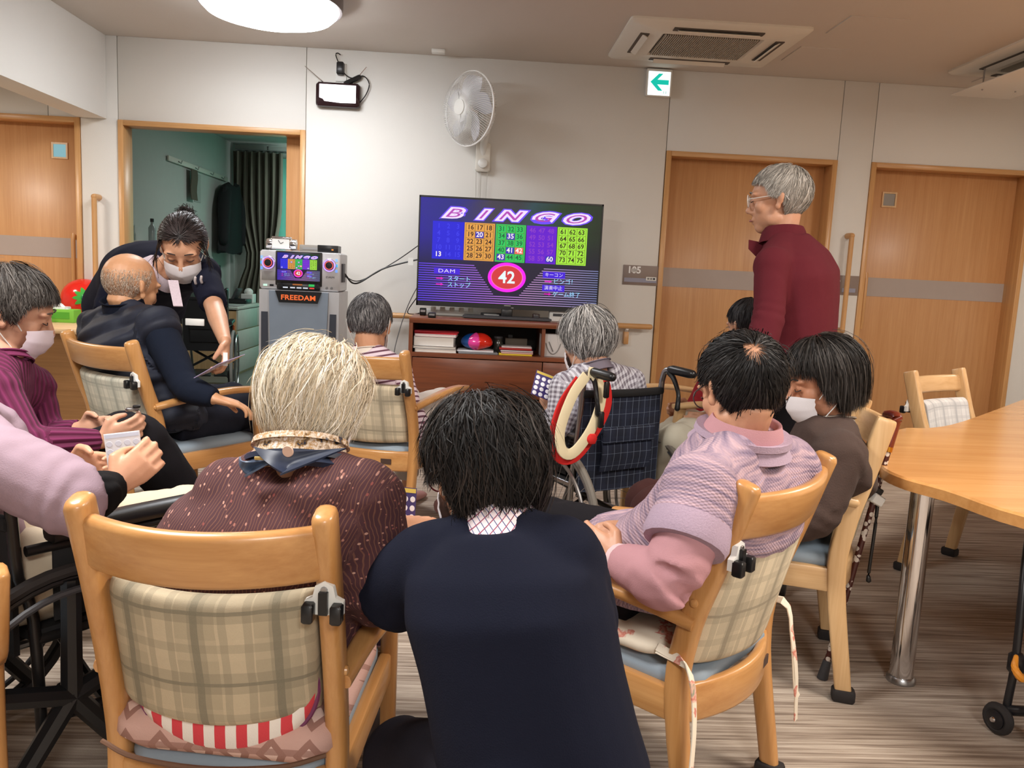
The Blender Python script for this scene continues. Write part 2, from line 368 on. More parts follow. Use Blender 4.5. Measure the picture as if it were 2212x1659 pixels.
_t.t.links.new(_t.b.outputs[0], _mx.inputs[1]); _t.t.links.new(_tl.outputs[0], _mx.inputs[2]); _t.t.links.new(_mx.outputs[0], _t.t.nodes['Material Output'].inputs[0])
cloth_panel('sheer_curtain', -2.6, -.0, 10.52, .08, 2.45, 16, .018, SHEER, 'sheer turquoise curtain glowing with daylight in the bedroom window')
cr = MB().tube([(-3.0, 10.46, 2.52), (.2, 10.46, 2.52)], .014, 8).build('curtain_rail', STEEL, origin=(-1.4, 10.46, 2.52)); tag(cr, 'steel rail carrying the dark bedroom curtain', 'curtain rail')

# wall rail with towel, notice and black coat in the bedroom
t = thing('wall_hanging_rail', 'pale hanging rail fixed along the left wall of the dark bedroom', 'rail', (-3.04, 9.25, 2.13))
MB().box((.012, 0, 0), (.02, 1.9, .05), bev=.004).build('rail', OFFW, t)
for y in (-.7, -.2, .3, .7): MB().tube([(.02, y, 0), (.05, y, -.02), (.06, y, .01)], .006, 6).build('hook', STEEL, t)
tag(MB().sheet([[(-3.0+.006*math.sin(k), 8.86+.2*j/5+.01*math.sin(j), 2.10-.045*k) for j in range(6)] for k in range(8)], .008).build('hanging_towel', plain('brown_towel', (94, 84, 72), .9), origin=(-3.0, 8.95, 1.7)), 'brown narrow towel hanging from the bedroom wall rail', 'towel')
tag(MB().box((-3.046, 9.2, 1.93), (.004, .20, .30)).build('wall_notice', plain('notice_paper', (170, 172, 168), .8), origin=(-3.046, 9.2, 1.7)), 'white paper notice beside the brown towel in the bedroom', 'notice')
coat = MB(); prof = [(0, .05), (.02, .10), (.07, .17), (.2, .19), (.45, .21), (.72, .24), (.80, .25)]
coat.rings([[(-2.93+.10*math.cos(a)*(1 if i else .5), 10.0+w*1.5*math.sin(a)*(1+.10*math.sin(5*a+i)), 2.06-z+.02*math.sin(3*a)) for a in np.linspace(0, 2*math.pi, 25)[:-1]] for i, (z, w) in enumerate(prof)])
for sg in (-1, 1): coat.tube([(-2.93, 10.0+sg*.19, 1.96), (-2.91, 10.0+sg*.30, 1.76), (-2.90, 10.0+sg*.34, 1.4)], [.07, .075, .055], 10, round_caps=True, smooth=8)
tag(coat.build('hanging_coat', plain('black_coat', (20, 20, 24), .85), origin=(-2.93, 10.0, 1.2)), 'black coat hanging on the bedroom wall beside the curtain', 'coat')

# ================================================================== fixtures on wall and ceiling
LAMPC = (-1.20, 4.83)
lm = thing('ceiling_lamp', 'round white glowing ceiling lamp with a grey rim', 'lamp', (LAMPC[0], LAMPC[1], CEIL))
MB().lathe([(.40, 0), (.40, -.05), (.395, -.07), (.36, -.072)], seg=48).build('rim', plain('lamp_rim', (120, 112, 112), .4), lm)
MB().lathe([(.375, -.06), (.372, -.085), (.34, -.115), (.25, -.14), (.12, -.15), (.01, -.152)], seg=48).build('diffuser', glow('lamp_glow', (250, 252, 255), 28.0), lm)

GRILLE = plain('grille_dark', (84, 76, 70), .7)
def aircon(cx, cy, label, w=1.06, d=.86, deflect=False):
    a = thing('ceiling_air_conditioner', label, 'air conditioner', (cx, cy, CEIL))
    p = MB()
    R_ = lambda s, dx, dy, z: [(x*s[0]+dx, y*s[1]+dy, z) for x, y in rrect(1, 1, .03, 3)]
    p.rings([R_((w, d), 0, 0, 0), R_((w, d), 0, 0, -.012), R_((w-.03, d-.03), 0, 0, -.026), R_((w*.58, d*.56), 0, 0, -.034), R_((w*.55, d*.53), 0, 0, -.018)])
    p.build('panel', OFFW, a)
    gw, gd = w*.545, d*.52
    MB().box((0, 0, -.02), (gw, gd, .004)).build('grille_back', GRILLE, a)
    s = MB()
    for k in range(44): s.box((-gw/2+gw*(k+.5)/44, 0, -.031), (gw/44*.5, gd, .016))
    tag(s.build('grille_slats', plain('grille_slat', (176, 168, 156), .6), a), kind='stuff')
    for k, (x, y, sx, sy) in enumerate(((-w*.385, 0, .055, d*.5), (w*.385, 0, .055, d*.5), (0, d*.385, w*.5, .055), (0, -d*.385, w*.5, .055))):
        q = MB().box((x, y, -.031), (sx, sy, .008)).build('air_slot', GRILLE, a)
        tilt = .5; R = rotz(0); c, sn = math.cos(tilt), math.sin(tilt)
        if sx < sy: R = np.array([[c, 0, sn], [0, 1, 0], [-sn, 0, c]]) if x < 0 else np.array([[c, 0, -sn], [0, 1, 0], [sn, 0, c]])
        else: R = np.array([[1, 0, 0], [0, c, -sn], [0, sn, c]]) if y < 0 else np.array([[1, 0, 0], [0, c, sn], [0, -sn, c]])
        MB().box((x, y, -.038), (sx*.9, sy*.9, .005), R).build('louvre_flap', OFFW, a)
    MB().box((-w*.23, d*.44, -.024), (.03, .012, .008)).build('badge', GREY, a)
    if deflect:
        MB().box((-.30, -.1, -.16), (.42, 1.0, .006), bev=.002).build('deflector_plate', WHITE, a)
        for x, y in ((-.42, -.30), (-.42, .18), (-.2, -.3), (-.2, .18)): MB().tube([(x, y, -.02), (x, y, -.17)], .005, 6).build('hanger_rod', STEEL, a)
    return a
aircon(1.355, 5.24, 'white ceiling air conditioner above the green arrow sign')
aircon(3.62, 5.12, 'white ceiling air conditioner with a hanging deflector plate at the picture edge', deflect=True)
tag(MB().box((-.31, 5.80, CEIL-.012), (.09, .06, .024), bev=.004).build('ceiling_sensor', WHITE, origin=(-.31, 5.8, CEIL)), 'small white sensor box on the ceiling before the wall', 'sensor')

ex = thing('exit_sign', 'backlit white sign with a green left arrow under the ceiling', 'sign', (1.235, D, 2.553))
MB().box((0, -.022, 0), (.18, .044, .185), bev=.004).build('housing', WHITE, ex)
MB().box((0, -.0455, -.006), (.155, .004, .16)).build('light_face', glow('sign_white', (246, 252, 250), 1.5), ex)
arrow = [(x*1.15, z*1.15) for x, z in [(-.055, 0), (-.005, .05), (.022, .05), (-.012, .014), (.058, .014), (.058, -.014), (-.012, -.014), (.022, -.05), (-.005, -.05)]]
MB().prism(arrow, (0, -.048, .002), (1, 0, 0), (0, 0, 1), .002).build('arrow', glow('sign_green', (0, 205, 180), .9), ex)
for x in (.035, .052): MB().box((x, -.0485, -.066), (.006, .002, .018)).build('figure_mark', glow('sign_pale', (190, 235, 225), .8), ex)

mt = thing('portable_television', 'small dark portable television with a white screen hung high on the wall', 'television', (-.998, D, 2.342))
MB().box((0, -.03, 0), (.30, .055, .165), bev=.016).build('case', plain('maroon_black_case', (40, 18, 24), .2), mt)
scr = MB().prism([(-.125, .062), (.125, .062), (.125, -.055), (.02, -.058), (-.09, -.05), (-.10, -.036), (-.125, -.028)], (0, -.0585, .003), (1, 0, 0), (0, 0, 1), -.003).build('screen', glow('white_screen', (252, 250, 255), 2.2), mt)
for a, b in (((-.10, -.02, .08), (-.23, -.04, .18)), ((.09, -.02, .08), (.19, -.03, .20))): MB().tube([a, b], [.004, .002], 6).build('antenna', CHROME, mt)
MB().tube([(.15, -.03, -.04), (.19, -.02, .02), (.21, -.02, .09), (.17, -.02, .14), (.09, -.03, .12), (.03, -.03, .16), (-.02, -.03, .26), (-.01, -.03, .28), (.01, -.03, .27)], .004, 6, smooth=40).build('cable', BLACK, mt)
MB().tube([(.05, -.025, .085), (.14, -.025, .13)], [.016, .022, .018], 8, round_caps=True).build('cable_bundle', BLACK, mt)
so = thing('wall_socket', 'white wall socket with a black adapter plugged in above the portable television', 'socket', (-.985, D, 2.50))
MB().box((0, -.006, 0), (.075, .012, .12), bev=.003).build('plate', WHITE, so); MB().box((.0, -.035, .02), (.05, .05, .085), bev=.008).build('adapter', BLACK, so)

# wall fan
fc = at(1014, 235, 5.50); ff = nrm((-.74, -.66, -.03)); fx = nrm(np.cross(ff, (0, 0, 1))); fu = np.cross(fx, ff)
fan = thing('wall_fan', 'white wall mounted fan with a round wire guard', 'fan', fc)
FB = np.stack([fx, ff, fu], 1); L = lambda x, y, z: FB@np.array((x, y, z))
guardm = plain('fan_guard_white', (236, 236, 234), .35, var=0)
def guard(name, n, prof, rw):
    g = MB()
    for k in range(n):
        a = 2*math.pi*k/n; tw = .35
        g.tube([L(r*math.cos(a+tw*(r/.24)**1.5), y, r*math.sin(a+tw*(r/.24)**1.5)) for r, y in prof], rw, 4)
    tag(g.build(name, guardm, fan), kind='stuff')
guard('front_guard', 96, [(.045, .085), (.10, .088), (.16, .080), (.21, .055), (.24, .01)], .0018)
guard('rear_guard', 72, [(.24, .0), (.225, -.04), (.17, -.07), (.10, -.08), (.06, -.08)], .0016)
MB().torus((0, 0, 0), ff, .242, .007, 48).build('guard_rim', guardm, fan)
MB().lathe([(.052, .08), (.05, .094), (.03, .098), (.005, .099)], (0, 0, 0), ff).build('hub_cap', WHITE, fan)
MB().lathe([(.03, -.06), (.03, .06), (.02, .066)], (0, 0, 0), ff).build('spindle', WHITE, fan)
BLADE = plain('fan_blade', (196, 196, 204), .25)
for k in range(5):
    a0 = 2*math.pi*k/5+.3; G = []
    for i in range(7):
        r = .03+.185*i/6; row = []
        for j in range(5):
            v = j/4-.5; w = .5+.65*math.sin(math.pi*min(1, .25+i/6*.75)); a = a0+v*w+.25*i/6
            row.append(L(r*math.cos(a), .022*(v*2)*-1, r*math.sin(a)))
        G.append(row)
    MB().sheet(G, .003).build('blade', BLADE, fan)
MB().lathe([(.02, -.20), (.055, -.19), (.062, -.15), (.06, -.09), (.045, -.075)], (0, 0, 0), ff).build('motor', WHITE, fan)
pl = np.array((.022, D, 1.99))-fc
MB().tube([L(0, -.14, -.02), L(0, -.16, -.10), pl+np.array((0, -.05, .07)), pl+np.array((0, -.02, .0))], [.03, .028, .026, .03], 12, smooth=14).build('arm', WHITE, fan)
MB().box(pl+np.array((0, -.025, -.01)), (.105, .05, .20), bev=.012).build('base_plate', OFFW, fan)
MB().lathe([(.034, 0), (.032, .018), (.02, .024)], pl+np.array((0, -.05, -.055)), (0, -1, 0), 20).build('speed_knob', WHITE, fan)
for dx, dz in ((-.045, -.52), (-.01, -.5), (.035, -.53)):
    MB().tube([pl+np.array((dx, -.03, -.1)), pl+np.array((dx*.9, -.02, -.3)), pl+np.array((dx, -.02, dz))], .0022, 5, smooth=8).build('pull_cord', plain('cord_grey', (190, 186, 178), .6), fan)

# handrails
def upright_rail(x, z0, z1, label):
    r = thing('grab_rail', label, 'handrail', (x, D, z0), group=None)
    h = z1-z0; MB().tube([(0, -.075, 0), (0, -.075, h)], .0175, 14, (0, 1, 0)).build('rail', OAKT_Z, r)
    for z in (0, h): MB().tube([(0, 0, z), (0, -.05, z), (0, -.075, z), ], [.022, .022, .02], 12, round_caps=True).build('bracket', OAKT_Z, r)
upright_rail(-2.648, .86, 1.565, 'upright wooden grab rail between the hallway door and the dark bedroom')
upright_rail(2.712, .875, 1.565, 'upright wooden grab rail between the two closed doors at right')
hr = thing('wall_handrail', 'level wooden handrail on the wall behind the television stand', 'handrail', (0, D, .84))
MB().tube([(-.62, -.075, 0), (1.285, -.075, .0)], .02, 14, round_caps=True).build('rail', OAKT_X, hr)
for x in (-.3, .45, 1.12):
    b = MB().box((x, -.03, -.09), (.035, .06, .09), bev=.004).build('bracket', OAKT_Z, hr); MB().tube([(x, -.03, -.05), (x, -.075, -.02)], .012, 8).build('bracket_pin', WHITE, b)
# ================================================================== furniture
def plaid(name, base, dark, light, px=.118, pz=.13, warm=None):
    m, t = newmat(name, rough=.9); x, y, z = t.sep(t.coord())
    wob = t.noise(t.coord(), 14, 1); x = t.math('ADD', x, t.math('MULTIPLY', wob, .006)); z = t.math('ADD', z, t.math('MULTIPLY', wob, .005))
    B, K, Lt = srgb(*base), srgb(*dark), srgb(*light); mid = [(b+k)/2 for b, k in zip(B, K)]
    c = t.mix(t.math('MULTIPLY', t.pulse(x, px, px*.5, px*.46), .75), B, Lt)
    c = t.mix(t.math('MULTIPLY', t.pulse(z, pz, pz*.5, pz*.30), .35), c, Lt)
    for w, o in ((.10, .36), (.10, .66)): c = t.mix(t.math('MULTIPLY', t.pulse(x, px, px*o, px*w), .55), c, mid)
    c = t.mix(t.math('MULTIPLY', t.pulse(z, pz, pz*.52, pz*.12), .45), c, mid)
    for cc, p, o, w, f in ((x, px, .02, .22, .35), (z, pz, .02, .30, .35), (x, px, .0, .10, .75), (z, pz, .0, .05, .75)):
        c = t.mix(t.math('MULTIPLY', t.pulse(cc, p, p*o, p*w), f), c, K)
    t.col(t.mix(t.math('MULTIPLY', t.noise(t.coord(), 260, 2), .25), c, [q*.8 for q in B])); t.bump(t.noise(t.coord(), 700, 2), .25, .002); MATS[name] = m; return m
PLAID_TAN = plaid('plaid_tan', (180, 165, 138), (120, 114, 96), (206, 188, 158))
PLAID_CREAM = plaid('plaid_cream', (196, 182, 156), (146, 136, 116), (222, 206, 176))
PLAID_PALE = plaid('plaid_pale', (200, 198, 182), (158, 158, 146), (222, 216, 198), .10, .115)
PLAID_GREY = plaid('plaid_grey', (206, 206, 206), (168, 170, 174), (222, 222, 222), .09, .1)
VINYL = plain('blue_grey_vinyl', (140, 154, 166), .55, var=.05, bump=.15, bscale=500)
def mat_set(kind): return (BEECH_X, BEECH_Y, BEECH_Z) if kind == 'beech' else (PALE_X, PALE_Y, PALE_Z)
def clip(parent, pos, R, m2=BLACK):                 # white cane clip with two black jaws screwed on a chair post
    pos = np.asarray(pos, float); P = lambda x, y, z: pos+R@np.array((x, y, z))
    k = MB().prism([(-.03, -.018), (.03, -.018), (.03, .004), (.018, .01), (.014, .028), (0, .036), (-.014, .028), (-.018, .01), (-.03, .004)], P(0, 0, 0), R@np.array((1, 0, 0)), R@np.array((0, 0, 1)), .012).build('cane_clip', WHITE, parent)
    for s in (-1, 1):
        MB().box(P(s*.022, -.02, -.012), (.018, .022, .03), R, .003).build('jaw', m2, k)
    MB().box(P(0, -.014, .002), (.014, .012, .036), R).build('tongue', m2, k); MB().lathe([(.006, 0), (.005, .004)], P(0, -.012, .022), R@np.array((0, -1, 0)), 10).build('screw', STEEL, k)
    return k
def chair(label, L, Rt, H, pad, seat_h=.40, pale=False, clip_side=None, arm_flare=.045, bow=.04, square=False, lean=.11, tilt_tie=False, arms=True, rail_h=.095, pad_gap=.02, arm_up=.205, group='care chairs with plaid backs'):
    """L, Rt: floor-plan points of the tops of the left and right rear posts (seen from the sitter)."""
    L, Rt = np.array(L[:2], float), np.array(Rt[:2], float); W = np.linalg.norm(Rt-L); r = (Rt-L)/W; f = np.array((-r[1], r[0])); a = math.atan2(r[1], r[0])
    WX, WY, WZ = mat_set('pale' if pale else 'beech'); yb = -.215; yt = yb-lean
    M = (L+Rt)/2-f*yt; ch = thing('armchair', label, 'chair', (M[0], M[1], 0), a, group); w = W/2
    sec = rrect(.052, .036, .006 if square else .014)
    for s in (-1, 1):
        pts = spline([(s*w, yb-.05, .03), (s*w, yb, seat_h-.06), (s*w, yb-.012, seat_h+.1), (s*w, yb-lean*.55, H-.16), (s*w, yt, H)], 18); pts += [pts[-1]+nrm(pts[-1]-pts[-2])*q for q in (.006, .010, .012)]
        p = MB().sweep(pts, sec, (1, 0, 0), [.86+.14*min(1, i/5) for i in range(18)]+([.92, .78, .5] if not square else [.97, .93, .88])).build('rear_post', WZ, ch, smooth=50)
        MB().box((s*w, yb-.052, .018), (.046, .062, .036), bev=.006).build('foot_cap', RUBBER, p)
        MB().lathe([(.009, 0), (.008, .004), (.004, .006)], (s*(w+.018), yb-.03, seat_h+.17), (s, 0, 0), 12).build('dowel_cap', WX, p)
        g = MB().sweep(spline([(s*(w+.01), .235, .03), (s*(w+.01), .225, seat_h-.04), (s*(w+.012), .20, seat_h+arm_up-.01 if arms else seat_h)], 10), rrect(.044, .04, .012), (1, 0, 0), [.8+.2*i/9 for i in range(10)]).build('front_leg', WZ, ch, smooth=50)
        MB().box((s*(w+.01), .236, .018), (.042, .042, .036), bev=.006).build('foot_cap', RUBBER, g)
        if arms:
            za = seat_h+arm_up
            ap = spline([(s*(w+.012), yb-.03, za-.035), (s*(w+.03), yb+.1, za-.012), (s*(w+arm_flare), .06, za+.006), (s*(w+arm_flare-.005), .25, za-.004)], 16)
            MB().sweep(ap, rrect(.046, .026, .011), (0, 0, 1), [(.72+.28*min(1, i/6), 1) if i < 14 else (1-.2*(i-13), 1-.15*(i-13)) for i in range(16)]).build('armrest', WY, ch, smooth=60)
        MB().sweep([(s*(w-.002), yb, seat_h-.065), (s*w, .0, seat_h-.06), (s*(w+.005), .22, seat_h-.055)], rrect(.026, .07, .006), (0, 0, 1)).build('side_rail', WY, ch)
    MB().box((0, .232, seat_h-.055), (W, .026, .07), bev=.006).build('front_rail', WX, ch)
    ap = [(x*w, yb-.055*(1-x*x), seat_h-.06) for x in np.linspace(-1, 1, 15)]
    back = MB().sweep(ap, rrect(.024, .085, .008), (0, 0, 1)).build('back_apron', WX, ch, smooth=60)
    MB().box((w*.55, yb-.055*(1-.3)-.0125, seat_h-.06), (.045, .004, .022), rotz(.13)).build('maker_plate', plain('maker_plate', (74, 56, 50), .4), back)
    rp = [(x*(w-.006), yt+.012-bow*(1-x*x), H-.012-rail_h/2-.004*(1-x*x)) for x in np.linspace(-1, 1, 17)]
    rl = math.atan(lean*.7/.3); MB().sweep(rp, rrect(.026, rail_h, .011), (0, -.25, 1)).build('top_rail', WX, ch, smooth=60)
    # upholstered back pad
    z0, z1 = seat_h+pad_gap, H-rail_h-.035; G = []
    for i in range(21):
        x = -1+2*i/20; ring = []
        for q, (sx, sz) in enumerate(rrect(.05, z1-z0, .024, 4)):
            zz = (z0+z1)/2+sz; k = (zz-seat_h)/(H-seat_h); yy = yb-.012-lean*max(0, k-.1)*.95+.012-bow*.9*(1-x*x)
            e = 1 if abs(x) < .95 else .72
            ring.append((x*(w-.026), yy-sx*e*(1+.25*(1-x*x)), zz-.012*(1-x*x)*(1 if sz < 0 else .3)))
        G.append(ring)
    MB().rings(G).build('back_pad', pad, ch, smooth=60)
    # seat cushion
    G = []
    for z, k in ((seat_h-.045, .95), (seat_h-.03, 1), (seat_h-.012, 1), (seat_h, .96), (seat_h+.008, .8), (seat_h+.012, .45)):
        G.append([(x*k*(W-.02), .01+y*k*.47-(.05*(1-(2*x)**2) if y < -.2 else 0)*k, z) for x, y in rrect(1, 1, .12, 5)])
    MB().rings(G).build('seat_cushion', VINYL, ch, smooth=60)
    if clip_side: clip(ch, (clip_side*w, yt*.6+yb*.4-.03, H-.138), np.eye(3))
    return ch, M, f, a
P2 = lambda v: (float(v[0]), float(v[1]))
def posts(lx, ly, rx, ry, H): return P2(atz(lx, ly, H)), P2(atz(rx, ry, H))
l, r = posts(172, 1088, 702, 1118, .80)
chF = chair('armchair with a pink cushion and a red striped cushion, white haired woman on it', l, r, .80, PLAID_TAN, .345, clip_side=1, arm_flare=.07, pad_gap=.095, arm_up=.185, bow=.055)
l, r = posts(1615, 1056, 1783, 990, .80)
chR = chair('armchair with white cushion ties hanging, woman in the lilac knit vest on it', l, r, .80, PLAID_CREAM, .385, clip_side=-1, arm_up=.16)
l, r = posts(1913, 914, 1893, 862, .82); l = np.array(l); f_ = nrm((-.95, .31)); r = l+np.array((.31, .95))*.43
chB = chair('pale armchair of the woman in the brown cardigan, walking stick clipped on its back', l, r, .82, PLAID_CREAM, .42, True, square=True, lean=.085, arm_flare=.03)
l, r = posts(662, 747, 874, 765, .845)
chS = chair('armchair in front of the karaoke machine, man in the striped shirt on it', l, r, .845, PLAID_CREAM, .45, clip_side=1)
l, r = posts(145, 720, 284, 743, .86)
chD = chair('armchair by the desk with a pale plaid back, bald man on it', l, r, .86, PLAID_PALE, .45, clip_side=1)
# chair of the woman in magenta (mostly hidden), chair of the hidden person, chair behind the cardigan woman, chair at the far side of the table
mA = atz(298, 985, .60); fA = np.array((.86, .5)); rA = np.array((.5, -.86)); back = mA[:2]-fA*.57-rA*.25
chM = chair('armchair at the left edge, woman in the magenta sweater on it', back-rA*.22, back+rA*.22, .80, PLAID_PALE, .40)
mP = atz(1470, 880, .66); fP = np.array((-.98, -.2)); rP = np.array((-.2, .98)); back = mP[:2]-fP*.55+rP*.28
chP = chair('armchair half hidden behind the woman in the lilac vest, near the closed door', back-rP*.22, back+rP*.22, .82, PLAID_PALE, .46, True)
r = np.array(P2(atz(1968, 808, .84)))
chT = chair('empty armchair with a grey plaid back on the far side of the table', r+np.array((.34, .22)), r, .84, PLAID_GREY, .44, True, square=True, rail_h=.075, clip_side=1, arm_up=.145)
pE = atz(-6, 1240, .62)
chE = chair('armchair cut off at the left picture edge, only its post in view', (pE[0]-.37, pE[1]-.28), P2(pE), .62, PLAID_TAN, .36, arms=False)

# cushions on the two near chairs
def cushion(name, label, loc, rz, w, d, h, m, squash=0, poly=None):
    c = thing(name, label, 'cushion', loc, rz); G = []
    sec = poly or rrect(1, 1, .16, 6)
    for z, k in ((0, .93), (h*.25, 1), (h*.6, .995), (h*.85, .93), (h*.98, .7), (h, .35)):
        G.append([(x*k*w+.006*math.sin(9*y+3*x), y*k*d+.006*math.sin(11*x), z+.004*math.sin(12*x)*math.sin(10*y)) for x, y in sec])
    MB().rings(G).build('cover', m, c, smooth=70); return c
def pink_print():
    m, t = newmat('pink_diamond_cloth', rough=.9); x, y, z = t.sep(t.coord()); a, b, d = srgb(206, 166, 154), srgb(160, 118, 106), srgb(228, 196, 184)
    dia = t.math('ADD', t.math('ABSOLUTE', t.math('SUBTRACT', t.math('FRACT', t.math('MULTIPLY', x, 16)), .5)), t.math('ABSOLUTE', t.math('SUBTRACT', t.math('FRACT', t.math('MULTIPLY', t.math('ADD', z, t.math('MULTIPLY', y, .6)), 13)), .5)))
    c = t.mix(t.math('LESS_THAN', dia, .42), a, b); c = t.mix(t.math('LESS_THAN', dia, .2), c, d)
    c = t.mix(t.math('MULTIPLY', t.pulse(t.math('ADD', z, t.math('MULTIPLY', y, .6)), .09, .07, .012), .8), c, b)
    t.col(c); t.bump(t.noise(t.coord(), 500), .3, .002); return m
def stripes(name, a, b, period, width, axis='x', rough=.85):
    m, t = newmat(name, rough=rough); x, y, z = t.sep(t.coord()); t.col(t.mix(t.pulse({'x': x, 'y': y, 'z': z}[axis], period, 0, width), srgb(*a), srgb(*b))); t.bump(t.noise(t.coord(), 400), .2, .002); return m
def lpt(chair_t, x, y, z): ch, M, f, a = chair_t; R = rotz(a); v = R@np.array((x, y, z)); return np.array((M[0], M[1], 0))+v
cushion('seat_cushion_pink', 'pink patterned cushion tied on the nearest chair seat', lpt(chF, 0, -.055, .358), chF[3], .40, .44, .075, pink_print())
cs = thing('striped_cushion', 'red and white striped round cushion behind the white haired woman', 'cushion', lpt(chF, .010, -.238, .372), chF[3])
DK_ = lambda x, z, y: (x, -.012-.10*(.09-z)*1.2+y, z)
G = []
for y, k in ((.026, .55), (.022, .85), (.010, 1.), (-.008, 1.), (-.020, .88), (-.026, .6), (-.028, .25)): G.append([DK_(.150*k*math.cos(a), .105+.105*k*math.sin(a), y) for a in np.linspace(0, 2*math.pi, 41)[:-1]])
MB().rings(G).build('cover', stripes('red_white_stripes', (240, 230, 220), (214, 66, 74), .036, .018), cs, smooth=70)
MB().tube([DK_(.152*math.cos(a), .105+.107*math.sin(a), .0) for a in np.linspace(0, 2*math.pi, 49)[:-1]], .005, 6, (0, 1, 0), closed=True).build('piping', plain('purple_piping', (110, 50, 86), .7), cs)
tie = MB(); 
tie.tube([(-.186, -.282, .385), (-.12, -.305, .375), (0, -.315, .37), (.12, -.305, .375), (.186, -.282, .385)], .004, 6, smooth=20)
tt_ = tie.build('cushion_tie_cord', plain('brown_cord', (104, 74, 56), .8)); tt_.location = (chF[1][0], chF[1][1], 0); tt_.rotation_euler = (0, 0, chF[3]); tag(tt_, 'brown cord tying the pink cushion to the nearest chair', 'cord')
def floral():
    m, t = newmat('cream_floral_cloth', rough=.9); n = t.noise(t.coord(), 22, 3); t.col(t.ramp(n, [(.56, srgb(232, 220, 200)), (.60, srgb(206, 120, 104)), (.66, srgb(226, 180, 160)), (.72, srgb(150, 150, 130))])); return m
FLORAL = floral()
cu = cushion('seat_cushion_cream', 'cream floral cushion under the woman in the lilac vest', lpt(chR, 0, .02, .398), chR[3], .43, .42, .045, FLORAL)
for s, z1, sw in ((-1, .08, -.05), (1, .14, .02)):
    G = []
    for dz in (0, .03):
        pts = spline([(s*.20, -.18, .03-dz*.2), (s*.24, -.27, .03), (s*.245, -.295, -.05), (s*.25+sw*.4, -.31, -.15-dz), (s*.25+sw, -.315, z1-.41+dz*2)], 14)
        MB().sweep(pts, rrect(.018, .003, .001), (0, 1, .2)).build('tie', FLORAL, cu)

# ------------------------------------------------------------------ the big table at right
tb = thing('dining_table', 'large round ended wooden table with a chrome leg at right', 'table', (1.95, 2.75, 0))
tipA, tl_, tn_ = atz(1895, 1000, .67), atz(1952, 925, .67), atz(2212, 1112, .67)
far = atz(2212, 862, .67)
edge = [tn_+np.array((.55, -.52, 0)), tn_+np.array((.2, -.235, 0)), tn_, atz(2050, 1058, .67), atz(1950, 1030, .67), atz(1902, 1005, .67), atz(1893, 975, .67), atz(1905, 945, .67), tl_, atz(2008, 924, .67), atz(2080, 910, .67), far, far+(far-atz(2080, 910, .67))*1.0]
E2 = [p[:2]-np.array((1.95, 2.75)) for p in spline(edge, 44)]+[np.array((1.9, 1.6)), np.array((1.9, -1.9))]
top = MB(); top.rings([[(x*k, y*k, z) for x, y in E2] for z, k in ((.632, .985), (.636, 1), (.664, 1), (.67, .994))])
top.build('table_top', wood('table_veneer', (196, 138, 78), (222, 168, 106), 'x', .22, .5, 20, .5), tb, smooth=30)
lg = atz(1945, 1470, 0)-np.array((1.95, 2.75, 0))
def tleg(x, y):
    q = MB().lathe([(.034, .01), (.033, .62)], (x, y, 0), seg=28).build('leg', CHROME, tb); MB().lathe([(.042, 0), (.042, .012), (.036, .02)], (x, y, 0), seg=28).build('leg_foot', STEEL, q); MB().lathe([(.06, .62), (.06, .633)], (x, y, 0), seg=24).build('leg_flange', STEEL, q)
tleg(lg[0], lg[1]); tleg(1.45, .9); tleg(1.45, -1.3)

# ------------------------------------------------------------------ walking stick clipped to the cardigan woman's chair
def floral_stick():
    m, t = newmat('brown_floral_stick', rough=.3); v = t.coord(); x = t.n('ShaderNodeTexVoronoi', i_Scale=60.); t.t.links.new(v, x.inputs['Vector'])
    t.col(t.mix(t.math('LESS_THAN', x.outputs['Distance'], .42), srgb(70, 26, 20), srgb(206, 196, 186))); return m
s0 = atz(1776, 1466, .0); hgt = .80
s1 = at(1938, 905, np.dot(s0-CAM, _f)*.965)
sd = nrm(s1-s0); st = thing('walking_stick', 'brown flowered walking stick clipped on the pale chair', 'walking stick', s0)
Ls = np.linalg.norm(s1-s0); FS = floral_stick()
MB().tube([sd*.05, sd*(Ls-.10)], .0095, 10).build('shaft', FS, st); MB().tube([sd*.0, sd*.02, sd*.06], [.016, .015, .012], 12).build('rubber_tip', DARKG, st)
MB().tube([sd*(Ls-.10), sd*(Ls-.085)], .012, 12).build('brass_collar', plain('brass', (196, 140, 50), .3, 1.), st)
MB().tube([sd*(Ls-.085), sd*(Ls-.02), sd*Ls+np.array((.0, .0, .003)), sd*Ls+np.array((.005, .04, .006)), sd*Ls+np.array((.008, .08, 0))], [.012, .013, .015, .014, .012], 12, round_caps=True, smooth=16).build('handle', plain('stick_handle', (110, 44, 28), .2), st)
cp = sd*(Ls-.245); MB().box(cp, (.05, .04, .03), frame_from((-sd[0], -sd[1], .1)), .004).build('white_clamp', WHITE, st); MB().box(cp+sd*.025, (.03, .03, .02), frame_from((-sd[0], -sd[1], .1)), .004).build('black_clamp', BLACK, st)
MB().tube([sd*(Ls-.25)+np.array((.012, 0, 0)), sd*(Ls-.30)+np.array((.022, 0, -.03)), sd*(Ls-.3)+np.array((.018, 0, -.17)), sd*(Ls-.3)+np.array((.02, 0, -.2))], [.006, .005, .005, .008], 8, round_caps=True, smooth=14).build('wrist_strap', BLACK, st)

